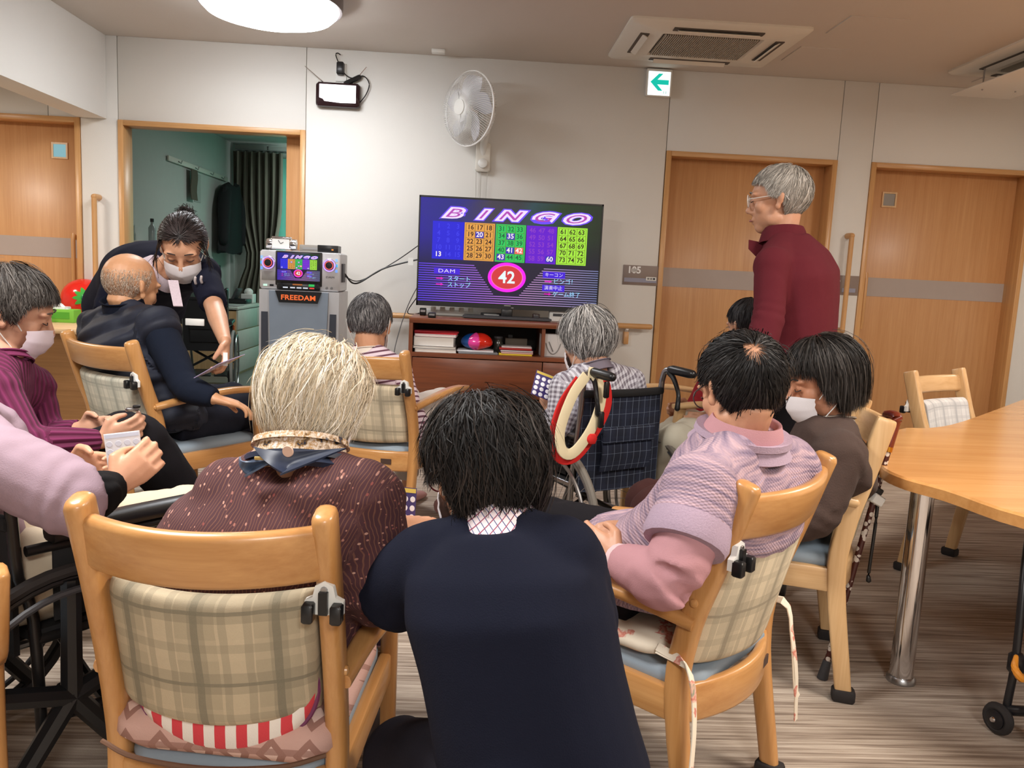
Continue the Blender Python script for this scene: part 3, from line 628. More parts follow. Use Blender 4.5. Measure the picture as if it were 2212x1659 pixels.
# ------------------------------------------------------------------ wheelchairs
def tartan(name, base, line, p=.032):
    m, t = newmat(name, rough=.9); x, y, z = t.sep(t.coord()); B, Ln = srgb(*base), srgb(*line); c = t.mix(t.math('MULTIPLY', t.pulse(x, p*3, 0, p*1.2), .4), B, [q*1.9 for q in B])
    c = t.mix(t.math('MULTIPLY', t.pulse(z, p*3, 0, p*1.2), .4), c, [q*1.9 for q in B])
    c = t.mix(t.math('MULTIPLY', t.pulse(x, p, 0, .0016), .75), c, Ln); c = t.mix(t.math('MULTIPLY', t.pulse(z, p*1.5, 0, .0016), .5), c, Ln)
    t.col(c); t.bump(t.noise(t.coord(), 600), .25, .002); MATS[name] = m; return m
NAVYPLAID = tartan('navy_tartan', (20, 26, 44), (120, 134, 156))
BLACKCLOTH = plain('black_cloth', (18, 18, 20), .85, var=.15, bump=.2, bscale=300)
TYRE = plain('grey_tyre', (118, 112, 104), .7)
def wheelchair(label, loc, rz, W=.40, sling=NAVYPLAID, frame=STEEL, tyre=TYRE, spokes=True, handle_h=.84, wheel_r=.28, grips=True, arm_h=.62, orange=False):
    wc = thing('wheelchair', label, 'wheelchair', loc, rz); w = W/2; h = handle_h; r = wheel_r
    for s in (-1, 1):
        fr = MB().tube([(s*w, -.235, h-.05), (s*w, -.225, h-.2), (s*w, -.20, .45), (s*w, -.19, .2)], .0115, 10, smooth=10).build('back_post', frame, wc)
        hd = MB().tube([(s*w, -.235, h-.05), (s*w, -.25, h-.01), (s*w, -.285, h)], .0115, 10, smooth=8).build('push_handle', frame, wc)
        MB().tube([(s*w, -.275, h), (s*w, -.29, h), (s*w, -.38, h-.004), (s*w, -.395, h-.004)], [.013, .0175, .0175, .016], 14, round_caps=True).build('grip', BLACK, hd)
        MB().tube([(s*w, -.275, h-.015), (s*w+s*.0, -.30, h-.035), (s*w+s*.005, -.325, h-.09), (s*w, -.33, h-.145)], [.012, .01, .008, .011], 8, round_caps=True, smooth=12).build('brake_lever', BLACK, hd)
        MB().tube([(s*w, -.21, arm_h-.03), (s*(w+.01), .12, arm_h-.03), (s*(w+.01), .17, arm_h-.08), (s*(w+.01), .17, .42), (s*w, .19, .36)], .011, 10, smooth=24).build('arm_frame', frame, wc)
        MB().sweep([(s*(w+.01), -.17, arm_h), (s*(w+.012), .0, arm_h+.004), (s*(w+.012), .17, arm_h+.002)], rrect(.052, .034, .012), (0, 0, 1)).build('arm_pad', BLACK, wc)
        MB().box((s*(w+.0), .0, (arm_h+.42)/2-.01), (.006, .32, arm_h-.46), bev=.002).build('skirt_guard', BLACKCLOTH, wc)
        MB().tube([(s*w, -.2, .40), (s*w, .20, .40), (s*w, .26, .36), (s*w*.95, .36, .12)], .011, 10, smooth=20).build('seat_tube', frame, wc)
        MB().tube([(s*w, -.19, .22), (s*w, .26, .2)], .011, 10).build('lower_tube', frame, wc)
        fp = MB().box((s*w*.5, .42, .10), (w*.85, .15, .012), np.array([[1, 0, 0], [0, .95, -.3], [0, .3, .95]]), .004).build('footplate', BLACK, wc)
        X = s*(w+.045); ax = (X, -.15, r)
        wh = MB().torus(ax, (1, 0, 0), r-.013, .0135, 44).build('rear_wheel', tyre, wc)
        MB().torus(ax, (1, 0, 0), r-.032, .007, 44).build('wheel_rim', frame if frame is not BLACK else DARKG, wh)
        MB().torus((X+s*.03, -.15, r), (1, 0, 0), r-.045, .0075, 44).build('hand_rim', STEEL if spokes else DARKG, wh)
        MB().tube([(X-s*.045, -.15, r), (X+s*.02, -.15, r)], [.014, .022, .02, .012], 12).build('hub', frame, wh)
        sp = MB()
        if spokes:
            for k in range(28):
                a, b = 2*math.pi*k/28, 2*math.pi*k/28+(.45 if k % 2 else -.45)
                sp.tube([(X+s*(.012 if k % 4 < 2 else -.012), -.15+.018*math.cos(b), r+.018*math.sin(b)), (X, -.15+(r-.034)*math.cos(a), r+(r-.034)*math.sin(a))], .0011, 4)
        else:
            for k in range(5):
                a = 2*math.pi*k/5+.3; sp.tube([(X, -.15, r), (X, -.15+(r-.03)*math.cos(a), r+(r-.03)*math.sin(a))], [.022, .013, .02], 8)
        tag(sp.build('spokes', frame if spokes else BLACK, wh), kind='stuff')
        c = MB().torus((s*(w-.01), .27, .075), (1, 0, 0), .055, .02, 24).build('caster', RUBBER, wc); MB().lathe([(.05, -.008), (.05, .008)], (s*(w-.01), .27, .075), (1, 0, 0), 18).build('caster_disc', DARKG, c)
        MB().tube([(s*(w-.01)-.025, .27, .075), (s*(w-.01)-.025, .25, .15), (s*(w-.01)+.025, .25, .15), (s*(w-.01)+.025, .27, .075)], .008, 8).build('caster_fork', frame, wc)
        MB().tube([(s*(w+.005), .13, .46), (s*(w+.03), .10, .50), (s*(w+.03), .08, .58)], [.006, .007, .009], 8, round_caps=True, smooth=8).build('parking_brake', BLACK if not orange else plain('orange_cap', (220, 96, 40), .4), wc)
    for s in (-1, 1): MB().tube([(s*w*.98, -.05, .40), (-s*w*.95, -.05, .20)], .011, 8).build('cross_brace', BLACK, wc)
    G = [[(w*(-1+2*i/12), -.232+(.02*(1-(-1+2*i/12)**2))*-1-.03*(.0) + (.45-z)*-.0, z) for z in np.linspace(.38, h-.09, 10)] for i in range(13)]
    bk = MB().sheet(G, .012).build('back_sling', sling, wc)
    MB().sweep([(w*x, -.238-.02*(1-x*x), h-.088) for x in np.linspace(-1, 1, 9)], rrect(.022, .03, .01), (0, 0, 1)).build('sling_hem', BLACKCLOTH, bk)
    pk = [[(.12*(-1+2*i/8), -.247-.02-.012*math.sin(math.pi*j/6), z) for j, z in enumerate(np.linspace(.46, .60, 7))] for i in range(9)]
    MB().sheet(pk, .006).build('back_pocket', sling, bk); MB().box((0, -.285, .60), (.25, .012, .06), bev=.004).build('pocket_flap', sling, bk)
    MB().sheet([[(w*(-1+2*i/8), y, .41-.02*(1-(-1+2*i/8)**2)) for y in np.linspace(-.2, .2, 7)] for i in range(9)], .02).build('seat_sling', BLACKCLOTH, wc)
    return wc
hl, hrr = atz(1262, 800, .84), atz(1432, 795, .84); rB = nrm((hrr-hl)*np.array((1, 1, 0))); aB = math.atan2(rB[1], rB[0]); fB = np.array((-rB[1], rB[0], 0)); mB = (hl+hrr)/2*np.array((1, 1, 0))+fB*.235
WB = np.linalg.norm((hrr-hl)[:2])
wcB = wheelchair('wheelchair with a dark tartan back and a red belt on its handle', mB, aB, WB)
aA = math.atan2(-.62, .78); ap_ = atz(330, 1085, .64); fA2 = np.array((-math.sin(aA), math.cos(aA), 0)); rA2 = np.array((math.cos(aA), math.sin(aA), 0))
mA2 = ap_*np.array((1, 1, 0))-fA2*.05-rA2*.232
wcA = wheelchair('black wheelchair at the left edge, person in the mauve shirt on it', mA2, aA, .44, BLACKCLOTH, plain('dark_frame', (34, 32, 32), .35, .3), RUBBER, False, .74, .28, arm_h=.62)
pC = atz(468, 848, 0)
wcC = wheelchair('black wheelchair parked inside the dark bedroom doorway', pC+np.array((-.12, .15, 0)), math.radians(12), .36, BLACKCLOTH, plain('grey_frame', (120, 122, 122), .35, .8), plain('pale_tyre', (150, 150, 146), .7), True, .92, .28, orange=True)
# red and cream safety belt on the left handle of the tartan wheelchair
hp = hl*np.array((1, 1, 0))-fB*.06+np.array((0, 0, .83))
bl = thing('safety_belt', 'red and cream safety belt looped over the wheelchair handle', 'belt', hp)
def loop(name, pts, w_, m, th=.007): return MB().sweep([hp*0+np.asarray(p) for p in spline(pts, 40)], rrect(w_, th, .002), tuple(-fB+np.array((0, 0, .15)))).build(name, m, bl, smooth=60)
k_ = lambda x, y, z: rB*(x*.80-.02)-fB*y+np.array((0, 0, z*.78))
loop('cream_strap', [k_(-.02, .0, .0), k_(-.10, .01, -.09), k_(-.165, .02, -.24), k_(-.155, .03, -.335), k_(-.09, .03, -.345), k_(-.0, .03, -.24), k_(.055, .02, -.10), k_(.03, .0, .0), k_(.0, -.01, .012)], .040, plain('cream_web', (226, 212, 176), .85))
loop('red_strap', [k_(-.04, -.02, -.02), k_(-.13, -.02, -.14), k_(-.185, .0, -.29), k_(-.15, .01, -.375), k_(-.07, .02, -.37), k_(.03, .015, -.27), k_(.10, .01, -.15), k_(.09, .005, -.04), k_(.04, .0, .0)], .036, plain('red_web', (206, 30, 28), .8))
for p in ((.0, .03, -.29),): MB().box(k_(*p), (.045, .03, .04), rotz(aB), .012).build('red_pad', plain('red_web', (206, 30, 28), .8), bl)
for p in ((.035, .045, -.20), (.05, .05, -.06)): MB().box(k_(*p), (.022, .012, .06), rotz(aB), .004).build('buckle', BLACK, bl)

# ------------------------------------------------------------------ television, stand and what is on it
TVY = 5.56; x0, x1, zt, zb = -.39, .845, 1.665, .935
tv = thing('television', 'large flat television showing a bingo board', 'television', ((x0+x1)/2, TVY, .87))
tw, th_ = x1-x0, zt-zb; zc = (zt+zb)/2-.87
MB().box((0, .028, zc), (tw, .05, th_), bev=.006).build('case', BLACK, tv)
fr = MB()
for c, s in (((0, -.002, zc+th_/2-.006), (tw, .012, .012)), ((0, -.002, zc-th_/2+.016), (tw, .012, .032)), ((-tw/2+.005, -.002, zc), (.01, .012, th_)), ((tw/2-.005, -.002, zc), (.01, .012, th_))): fr.box(c, s)
fr.build('bezel', BLACK, tv)
MB().box((0, .02, zc-th_/2-.03), (.075, .04, .10), bev=.006).build('neck', BLACK, tv)
MB().prism([(-.30, -.10), (.30, -.10), (.29, .10), (-.29, .10)], (0, .02, .0), (1, 0, 0), (0, 1, 0), .014).build('stand_plate', DARKG, tv)
SU, SV = tw-.02, th_-.046; so_ = np.array((-SU/2, -.0045, zc+th_/2-.012))      # screen origin: upper left
SCR = []                                                                  # (name, mesh, material) in unit screen space, x right, y up, z toward the viewer
def G_(rgb, s=1.0): return glow('screen_%02x%02x%02x_%d' % (*rgb, int(s*10)), rgb, s)
def scr_mesh(name, mb, m): SCR.append((name, mb, m))
def rect_mb(mb, u0, v0, u1, v1, z): 
    mb.add([(u0, -v1, z), (u1, -v1, z), (u1, -v0, z), (u0, -v0, z)], [(0, 1, 2, 3)]); return mb
def mk(mb):
    me = bpy.data.meshes.new('screen_print'); me.from_pydata(mb.v, [], mb.f); me.update(); return me
ASP = SU/SV
def txt(s, u, v, size, sx=1., shear=0., off=0., align='CENTER', z=.004, spacing=1.):  # size in screen heights
    return text_mesh('screen_text', s, size, None, M=mat4((u, -v, z), (1/ASP, 0, 0), (0, 1, 0), (0, 0, 1)), align=align, shear=shear, offset=off, sx=sx, spacing=spacing)
def bg_mat():
    m, t = newmat('screen_background', (0, 0, 0), .4); x, y, z = t.sep(t.coord()); n = t.noise(t.coord('Object', (1, 1.6, 1)), 2.2, 3)
    u = t.math('ADD', x, t.math('MULTIPLY', t.math('SUBTRACT', n, .5), .28))
    top = t.ramp(u, [(.0, srgb(26, 4, 170)), (.2, srgb(30, 34, 150)), (.40, srgb(70, 62, 84)), (.55, srgb(56, 60, 70)), (.66, srgb(40, 78, 88)), (.82, srgb(14, 60, 24)), (1., srgb(8, 34, 12))])
    f = t.math('MULTIPLY', t.math('ADD', y, .62), 3.2); f.node.use_clamp = True
    low = t.ramp(x, [(0, srgb(14, 6, 90)), (.35, srgb(30, 14, 60)), (1, srgb(10, 10, 40))])
    c = t.mix(f, low, top); t.t.links.new(c, t.b.inputs['Emission Color']); t.b.inputs['Emission Strength'].default_value = .7; return m
SCR.append(('picture', mk(rect_mb(MB(), 0, 0, 1, 1, 0)), bg_mat()))
cols = [((20, 10, 235), .07, .243), ((232, 160, 70), .245, .412), ((32, 200, 90), .418, .583), ((100, 0, 205), .588, .756), ((165, 235, 60), .760, .926)]
V0, V1 = .222, .587
for k, (c, a, b) in enumerate(cols): 
    SCR.append(('board_%s' % 'bingo'[k], mk(rect_mb(MB(), a, V0, b, V1, .001)), G_(c, 1.0 if k else .8)))
gr = MB()
for k, (c, a, b) in enumerate(cols):
    if k in (0, 3): continue
    for i in range(4): u = a+.008+(b-a-.016)*i/3; rect_mb(gr, u-.0012, V0+.012, u+.0012, V1-.012, .002)
    for j in range(6): v = V0+.012+(V1-V0-.024)*j/5; rect_mb(gr, a+.008, v-.0016, b-.008, v+.0016, .002)
SCR.append(('board_lines', mk(gr), G_((120, 110, 30), .7)))
dark, bright, hid, hidp, num_n = [], [], [], [], []
called = {13: 0, 20: 1, 35: 1, 41: 1, 43: 1, 60: 1, 42: 2}; hl_b, hl_r = MB(), MB()
for n in range(1, 76):
    k, q = divmod(n-1, 15); j, i = divmod(q, 3); c, a, b = cols[k]; cw, chh = (b-a-.016)/3, (V1-V0-.024)/5
    u, v = a+.008+cw*(i+.5), V0+.012+chh*(j+.5)
    if n in called:
        if called[n]: rect_mb(hl_b if called[n] == 1 else hl_r, u-cw*.46, v-chh*.44, u+cw*.46, v+chh*.46, .003)
        bright.append(txt(str(n), u, v, .066, off=.0014))
    else: (hid if k == 0 else hidp if k == 3 else num_n if k == 2 else dark).append(txt(str(n), u, v, .064, off=.0012))
SCR.append(('called_squares', mk(hl_b), G_((50, 40, 190), .9))); SCR.append(('drawn_square', mk(hl_r), G_((245, 100, 90), 1.)))
def merged(lst):
    bm = bmesh.new()
    for me in lst: bm.from_mesh(me); bpy.data.meshes.remove(me)
    out = bpy.data.meshes.new('screen_print'); bm.to_mesh(out); bm.free(); return out
SCR += [('dark_numbers', merged(dark), G_((70, 36, 10), .5)), ('green_numbers', merged(num_n), G_((10, 110, 60), .8)), ('called_numbers', merged(bright), G_((255, 240, 240), 1.)), ('blue_numbers', merged(hid), G_((60, 60, 255), .8)), ('purple_numbers', merged(hidp), G_((150, 60, 220), .8))]
LT = [('B', .168), ('I', .328), ('N', .478), ('G', .662), ('O', .842)]
SCR.append(('title_glow', merged([txt(ch, u, .143, .135, 2.15 if ch != 'I' else 2.0, .40, .019, z=.002) for ch, u in LT]), G_((110, 70, 255), 1.0)))
SCR.append(('title_outline', merged([txt(ch, u, .143, .125, 2.2 if ch != 'I' else 2.1, .40, .013, z=.003) for ch, u in LT]), G_((235, 215, 255), 1.1)))
SCR.append(('title_fill', merged([txt(ch, u, .143, .12, 2.2 if ch != 'I' else 2.1, .40, .0, z=.004) for ch, u in LT]), G_((190, 70, 190), .9)))
ln = MB()
for i in range(17):
    v = .632+i*.0225
    if v < .92:
        k = (v-.64)/.27; rect_mb(ln, .0, v, .31+.11*k, v+.008, .001); rect_mb(ln, .69-.13*k, v, 1., v+.008, .001)
    else: rect_mb(ln, 0, v, 1, v+.008, .001)
def line_mat():
    m, t = newmat('screen_lines', (0, 0, 0)); x, y, z = t.sep(t.coord()); c = t.ramp(x, [(0, srgb(96, 60, 255)), (.45, srgb(190, 120, 230)), (.6, srgb(200, 150, 210)), (1, srgb(130, 140, 190))]); t.t.links.new(c, t.b.inputs['Emission Color']); t.b.inputs['Emission Strength'].default_value = .85; return m
SCR.append(('screen_stripes', mk(ln), line_mat()))
def disc(u, v, rx, ry, z): mb = MB(); mb.add([(u+rx*math.cos(2*math.pi*k/40), -v+ry*math.sin(2*math.pi*k/40), z) for k in range(40)], [tuple(range(40))]); return mk(mb)
SCR += [('ball_ring', disc(.49, .737, .106, .145, .003), G_((250, 10, 235), 1.1)), ('ball_edge', disc(.49, .737, .089, .118, .0035), G_((255, 120, 190), 1.)), ('ball_face', disc(.49, .737, .085, .112, .004), G_((218, 52, 58), .95)), ('ball_number', txt('42', .49, .742, .165, 1.0, 0, .003, z=.005), G_((225, 248, 255), 1.1))]
bx = MB()
for u0, u1, v in ((.085, .228, .703), (.69, .815, .693), (.69, .815, .822)): rect_mb(bx, u0, v-.031, u1, v+.031, .003)
SCR.append(('caption_boxes', mk(bx), G_((66, 10, 225), .9)))
SCR.append(('captions', merged([txt('DAM', .155, .703, .05, 1.5, spacing=1.1), txt('キーコン', .752, .694, .046, 1.0), txt('演奏中止', .752, .823, .046, 1.0)]), G_((235, 225, 255), .95)))
SCR.append(('menu_words', merged([txt('スタート', .225, .777, .058, 1.), txt('ストップ', .225, .836, .058, 1.), txt('ビンゴ！', .815, .757, .058, 1.), txt('ゲーム終了', .828, .882, .056, 1.)]), G_((150, 215, 255), 1.1)))
am = MB()
for u, v in ((.118, .775), (.118, .834), (.722, .757), (.722, .882)): am.add([(u-.02, -v-.006, .003), (u+.006, -v-.006, .003), (u+.006, -v-.014, .003), (u+.022, -v, .003), (u+.006, -v+.014, .003), (u+.006, -v+.006, .003), (u-.02, -v+.006, .003)], [tuple(range(7))])
SCR.append(('menu_arrows', mk(am), G_((230, 20, 200), .95)))
def put_screen(parent, origin, su, sv, ydir=(1, 0, 0), zdir=(0, 0, 1), depth=(0, -1, 0), picks=None, zs=.25):
    sc = bpy.data.objects.new('screen', SCR[0][1]); C.objects.link(sc); sc.parent = parent
    M = mat4(origin, np.array(ydir, float)*su, np.array(zdir, float)*sv, np.array(depth, float)*zs); sc.matrix_local = M
    if not SCR[0][1].materials: SCR[0][1].materials.append(SCR[0][2])
    for nm, me, m in SCR[1:]:
        if not me.materials: me.materials.append(m)
        o = bpy.data.objects.new(nm, me); C.objects.link(o); o.parent = sc; o['kind'] = 'stuff'
put_screen(tv, so_, SU, SV)
MB().box((.035, -.0095, zc-th_/2+.010), (.016, .003, .006)).build('status_light', GREY, tv)
MB().box((0, -.0095, zc-th_/2+.024), (.045, .003, .007)).build('maker_word', GREY, tv)

CHERRY_X = wood('cherry_level', (92, 46, 26), (138, 76, 44), 'x', .35, .6, 18, .2); CHERRY_Z = wood('cherry_upright', (92, 46, 26), (138, 76, 44), 'z', .35, .6, 18, .2)
sx0, sx1, sy0, sy1, sz = -.415, .86, 5.33, 5.86, .865
sd_ = thing('television_stand', 'reddish brown wooden television stand with open shelves and drawers', 'cabinet', ((sx0+sx1)/2, (sy0+sy1)/2, 0)); ox, oy = (sx0+sx1)/2, (sy0+sy1)/2; wS, dS = sx1-sx0, sy1-sy0
MB().box((0, 0, sz-.018), (wS, dS, .036), bev=.004).build('top', CHERRY_X, sd_)
for x in (-wS/2+.0125, wS/2-.0125): MB().box((x, 0, (sz-.036)/2+.02), (.025, dS, sz-.076)).build('side', CHERRY_Z, sd_)
MB().box((.245, .005, .735), (.024, dS-.03, .19)).build('divider', CHERRY_Z, sd_)
MB().box((0, .0, .625), (wS-.05, dS, .028)).build('shelf', CHERRY_X, sd_)
MB().box((0, dS/2-.01, .45), (wS-.05, .012, .76)).build('back_panel', plain('cabinet_back', (52, 48, 42), .6), sd_)
MB().box((0, -.02, .03), (wS-.06, dS-.06, .06)).build('plinth', CHERRY_X, sd_)
for a, b, z0, z1 in ((-wS/2+.028, .243, .355, .605), (.249, wS/2-.028, .355, .605), (-wS/2+.028, .243, .075, .345), (.249, wS/2-.028, .075, .345)):
    MB().box(((a+b)/2, -dS/2+.009, (z0+z1)/2), (b-a, .02, z1-z0), bev=.002).build('drawer', CHERRY_X, sd_)
def paper(rgb): return plain('paper_%d_%d_%d' % rgb, rgb, .8, var=.03)
def slab_stack(items, cx, cy, z, jitter=.012):
    for k, (nm, w, d, h, rgb, lab, cat) in enumerate(items):
        dx, dy, a = random.uniform(-jitter, jitter), random.uniform(-jitter, jitter), random.uniform(-.06, .06)
        b = thing(nm, lab, cat, (cx+dx, cy+dy, z), a)
        if h > .012:
            MB().box((0, 0, h/2), (w-.006, d-.006, h-.005)).build('pages', paper((236, 232, 226)), b)
            for zz in (.0012, h-.0012): MB().box((0, 0, zz), (w, d, .0024)).build('cover', paper(rgb), b)
            MB().box((-w/2, 0, h/2), (.003, d, h)).build('spine', paper(rgb), b)
        else: MB().box((0, 0, h/2), (w, d, h-.001), bev=.001).build('sheets', paper(rgb), b)
        z += h+.0005
ZS = .6395
slab_stack([('file_folder', .27, .2, .022, (206, 202, 196), 'pale file at the bottom of the paper stack in the television stand', 'folder'), ('file_folder', .28, .21, .018, (120, 114, 112), 'grey file second from the bottom of the paper stack', 'folder'),
            ('paper_ream', .26, .21, .062, (240, 238, 236), 'thick white paper ream in the middle of the stack', 'paper'), ('file_folder', .27, .21, .016, (220, 190, 196), 'pink tinted file under the red folders in the stack', 'folder'),
            ('red_folder', .28, .21, .010, (206, 40, 52), 'bright red folder near the top of the paper stack', 'folder'), ('red_folder', .29, .22, .008, (150, 28, 40), 'dark red folder topmost of the paper stack', 'folder')], -.235, 5.46, ZS)
slab_stack([('magazine', .26, .2, .012, (130, 132, 136), 'grey magazine under the shiny coloured ball', 'magazine'), ('magazine', .24, .19, .010, (230, 230, 234), 'white magazine directly beneath the shiny coloured ball', 'magazine')], .035, 5.45, ZS)
slab_stack([('picture_book', .22, .16, .010, (236, 206, 60), 'yellow book at the bottom of the book pile', 'book'), ('picture_book', .21, .16, .012, (214, 170, 160), 'pale pink book second from the bottom of the pile', 'book'), ('picture_book', .22, .16, .013, (96, 60, 96), 'purple book in the middle of the pile', 'book'),
            ('picture_book', .215, .16, .012, (170, 44, 40), 'red book in the pile beside the cabinet divider', 'book'), ('picture_book', .20, .15, .008, (224, 214, 214), 'white thin book near the top of the pile', 'book')], .335-.02-.02, 5.45, ZS, .006)
# move: pile must stay left of the divider
bx_ = thing('storage_box', 'small brown box behind the book pile', 'box', (.30, 5.60, ZS)); MB().box((0, 0, .05), (.15, .1, .10), bev=.004).build('body', plain('brown_card', (92, 82, 70), .7), bx_); MB().box((-.04, .0, .11), (.03, .03, .02)).build('knob', BLACK, bx_)
jr = thing('glass_jar', 'dark glass jar between the coloured ball and the book pile', 'jar', (.175, 5.5, ZS)); MB().lathe([(.03, 0), (.034, .01), (.034, .07), (.026, .085), (.028, .10)], seg=20).build('body', plain('smoke_glass', (46, 48, 44), .12), jr); MB().lathe([(.03, .10), (.03, .112), (.02, .114)], seg=20).build('lid', DARKG, jr)
wbx = thing('white_gift_box', 'white box with a tied cord in the right shelf compartment', 'box', (.54, 5.46, ZS)); MB().box((0, 0, .075), (.17, .13, .15), bev=.003).build('body', plain('white_card', (222, 220, 220), .7), wbx)
MB().tube([(-.05, -.068, .09), (-.03, -.068, .04), (0, -.069, .018), (.03, -.068, .04), (.05, -.068, .09)], .003, 6, smooth=14).build('cord', GREY, wbx); MB().tube([(-.03, -.067, .1), (.0, -.068, .035)], .004, 6).build('tag_mark', GREY, wbx)
ba = thing('play_ball', 'shiny folded ball in blue, pink and red in the television stand', 'ball', (.03, 5.43, ZS+.022))
def ball_part(nm, a0, a1, rgb, bump_):
    G = []
    for i in range(10):
        a = a0+(a1-a0)*i/9; G.append([(.105*math.sin(th)*math.cos(a)*-1, .07*math.sin(th)*math.sin(a)*-1*1.2, .055-.055*math.cos(th)+.012*bump_*math.sin(3*th)*math.sin(math.pi*i/9)) for th in np.linspace(.05, math.pi-.05, 14)])
    MB().sheet(G, .003).build(nm, plain('ball_%d' % rgb[0], rgb, .12, var=.02), ba, smooth=70)
TAU = 2*math.pi
ball_part('panel_blue', -.5, 1.05, (20, 78, 150), .2); ball_part('panel_pink', 1.0, 1.75, (232, 70, 160), .9); ball_part('panel_red', 1.7, 3.6, (220, 46, 30), .6); ball_part('panel_back', 3.55, 5.83, (40, 80, 150), .2)
# things standing on the stand
for x, y, w, d, h, nm, lab, m in ((-.345, 5.62, .045, .045, .05, 'black_cube_speaker', 'small black cube under the left corner of the television', BLACK), (-.27, 5.36, .05, .045, .035, 'infrared_receiver', 'tiny black and silver receiver on the front edge of the stand', BLACK),
                              (.125, 5.67, .15, .05, .035, 'media_box', 'black media box behind the television neck', BLACK), (.43, 5.60, .05, .05, .045, 'black_sensor_cube', 'small dark red black cube right of the television neck', plain('maroon_cube', (50, 24, 28), .3)), (.60, 5.62, .16, .09, .075, 'cordless_telephone', 'white telephone base beside the television neck', WHITE)):
    b = thing(nm, lab, 'device', (x, y, sz)); MB().box((0, 0, h/2), (w, d, h), bev=.005).build('body', m, b)
    MB().box((0, -d/2, h*.6), (w*.7, .003, h*.25)).build('front_panel', STEEL if m is BLACK else DARKG, b)
st_ = thing('power_strip', 'white power strip behind the television on the stand', 'power strip', (-.15, 5.72, sz)); MB().box((0, 0, .02), (.36, .05, .04), bev=.006).build('body', WHITE, st_)
for k in range(5): MB().box((-.13+.065*k, -.02, .045), (.035, .03, .03), bev=.004).build('plug', OFFW, st_)
slab_stack([('paper_stack', .15, .12, .012, (214, 214, 220), 'white papers on the right end of the stand', 'paper'), ('folded_cloth', .13, .10, .03, (196, 200, 214), 'folded pale cloth on the papers at the right end of the stand', 'cloth')], .66, 5.42, sz)

# ------------------------------------------------------------------ karaoke machine
SILV = plain('silver_plastic', (196, 196, 198), .35, .3); KX, KY = -1.105, 5.40
ks = thing('karaoke_speaker_stand', 'tall grey and silver speaker pedestal lettered FREEDAM', 'speaker', (KX, KY, 0)); kw = .50; kz = 1.005
MB().prism([(-kw/2, 0), (kw/2, 0), (kw/2, kz), (-kw/2, kz)], (0, -.16, 0), (1, 0, 0), (0, 0, 1), -.36).build('cabinet', SILV, ks)
MB().prism([(-.16, .02), (.16, .02), (.185, kz-.005), (-.185, kz-.005)], (0, -.158, 0), (1, 0, 0), (0, 0, 1), .022).build('front_board', plain('slate_board', (122, 134, 148), .5), ks)
for s in (-1, 1): MB().prism([(s*.235, .05), (s*.178, .05), (s*.195, kz-.14), (s*.235, kz-.14)], (0, -.1625, 0), (1, 0, 0), (0, 0, 1), .006 if s > 0 else .006).build('grille', plain('grille_black', (52, 56, 66), .8), ks)
MB().prism([(-.145, kz-.003), (.145, kz-.003), (.12, kz-.075), (-.12, kz-.075)], (0, -.181, 0), (1, 0, 0), (0, 0, 1), .006).build('name_board', BLACK, ks)
nb = text_mesh('lettering', 'FREEDAM', .043, None, M=mat4((0, -.1885, kz-.045), (1, 0, 0), (0, 0, 1)), sx=1.15, offset=.0012, spacing=1.05); link('lettering', nb, glow('orange_letters', (255, 110, 40), .9), ks)
ku = thing('karaoke_machine', 'silver karaoke machine with a small bingo screen and two lit dials', 'karaoke machine', (KX, KY, kz+.002)); kh = .245
MB().box((0, 0, kh/2), (.50, .30, kh), bev=.012).build('body', SILV, ku)
MB().box((-.005, -.155, .135), (.29, .012, .215), bev=.005).build('display_bezel', BLACK, ku); MB().box((-.005, -.158, .022), (.27, .02, .04), bev=.006).build('control_panel', BLACK, ku)
put_screen(ku, (-.138, -.1625, .232), .266, .17, zs=.1)
for x in (-.195, .185):
    d = MB().lathe([(.042, 0), (.042, .006), (.036, .010), (.03, .011)], (x, -.15, .165), (0, -1, 0), 28).build('dial_ring', CHROME, ku)
    MB().torus((x, -.162, .165), (0, 1, 0), .036, .004, 28).build('dial_glow', glow('dial_violet', (190, 150, 255), 1.4), d); MB().lathe([(.03, 0), (.024, .012), (.002, .013)], (x, -.16, .165), (0, -1, 0), 24).build('dial_knob', BLACK, d)
    MB().torus((x, -.171, .165), (0, 1, 0), .024, .0025, 24).build('dial_glow_red', glow('dial_red', (255, 90, 80), 1.2), d)
    for dz, c in ((.034, (150, 200, 250)), (.0, (60, 190, 250)), (-.034, (120, 170, 250))): MB().box((x+(-.035 if x < 0 else .035)*1.25, -.1515, .165+dz), (.014, .003, .018)).build('lit_key', glow('key_%d' % c[0], c, 1.0), ku)
MB().box((-.195, -.151, .085), (.085, .003, .055), bev=.001).build('speaker_grille', GREY, ku)
for i, (x, c) in enumerate(((-.085, (225, 230, 240)), (-.04, (225, 230, 240)), (.0, (225, 230, 240)), (.04, (225, 230, 240)), (.08, (240, 60, 50)))): MB().box((x, -.169, .016), (.03, .003, .008)).build('key', glow('panel_key_%d' % c[1], c, .9), ku)
MB().box((.078, -.169, .034), (.035, .003, .014)).build('green_readout', glow('readout_green', (30, 200, 90), .9), ku); MB().box((-.01, -.169, .036), (.06, .003, .008)).build('amber_readout', glow('readout_amber', (200, 110, 30), .7), ku)
for x in (-.115, .115): MB().lathe([(.016, 0), (.013, .014)], (x, -.168, .028), (0, -1, 0), 16).build('knob', BLACK, ku)
for x, m in ((-.215, glow('white_key', (210, 250, 230), 1.)), (-.175, BLACK)): MB().box((x, -.151, .025), (.024, .004, .012)).build('front_socket', m, ku)
for x in (.17, .20): MB().lathe([(.009, 0), (.006, .005)], (x, -.15, .022), (0, -1, 0), 12).build('jack', STEEL, ku)
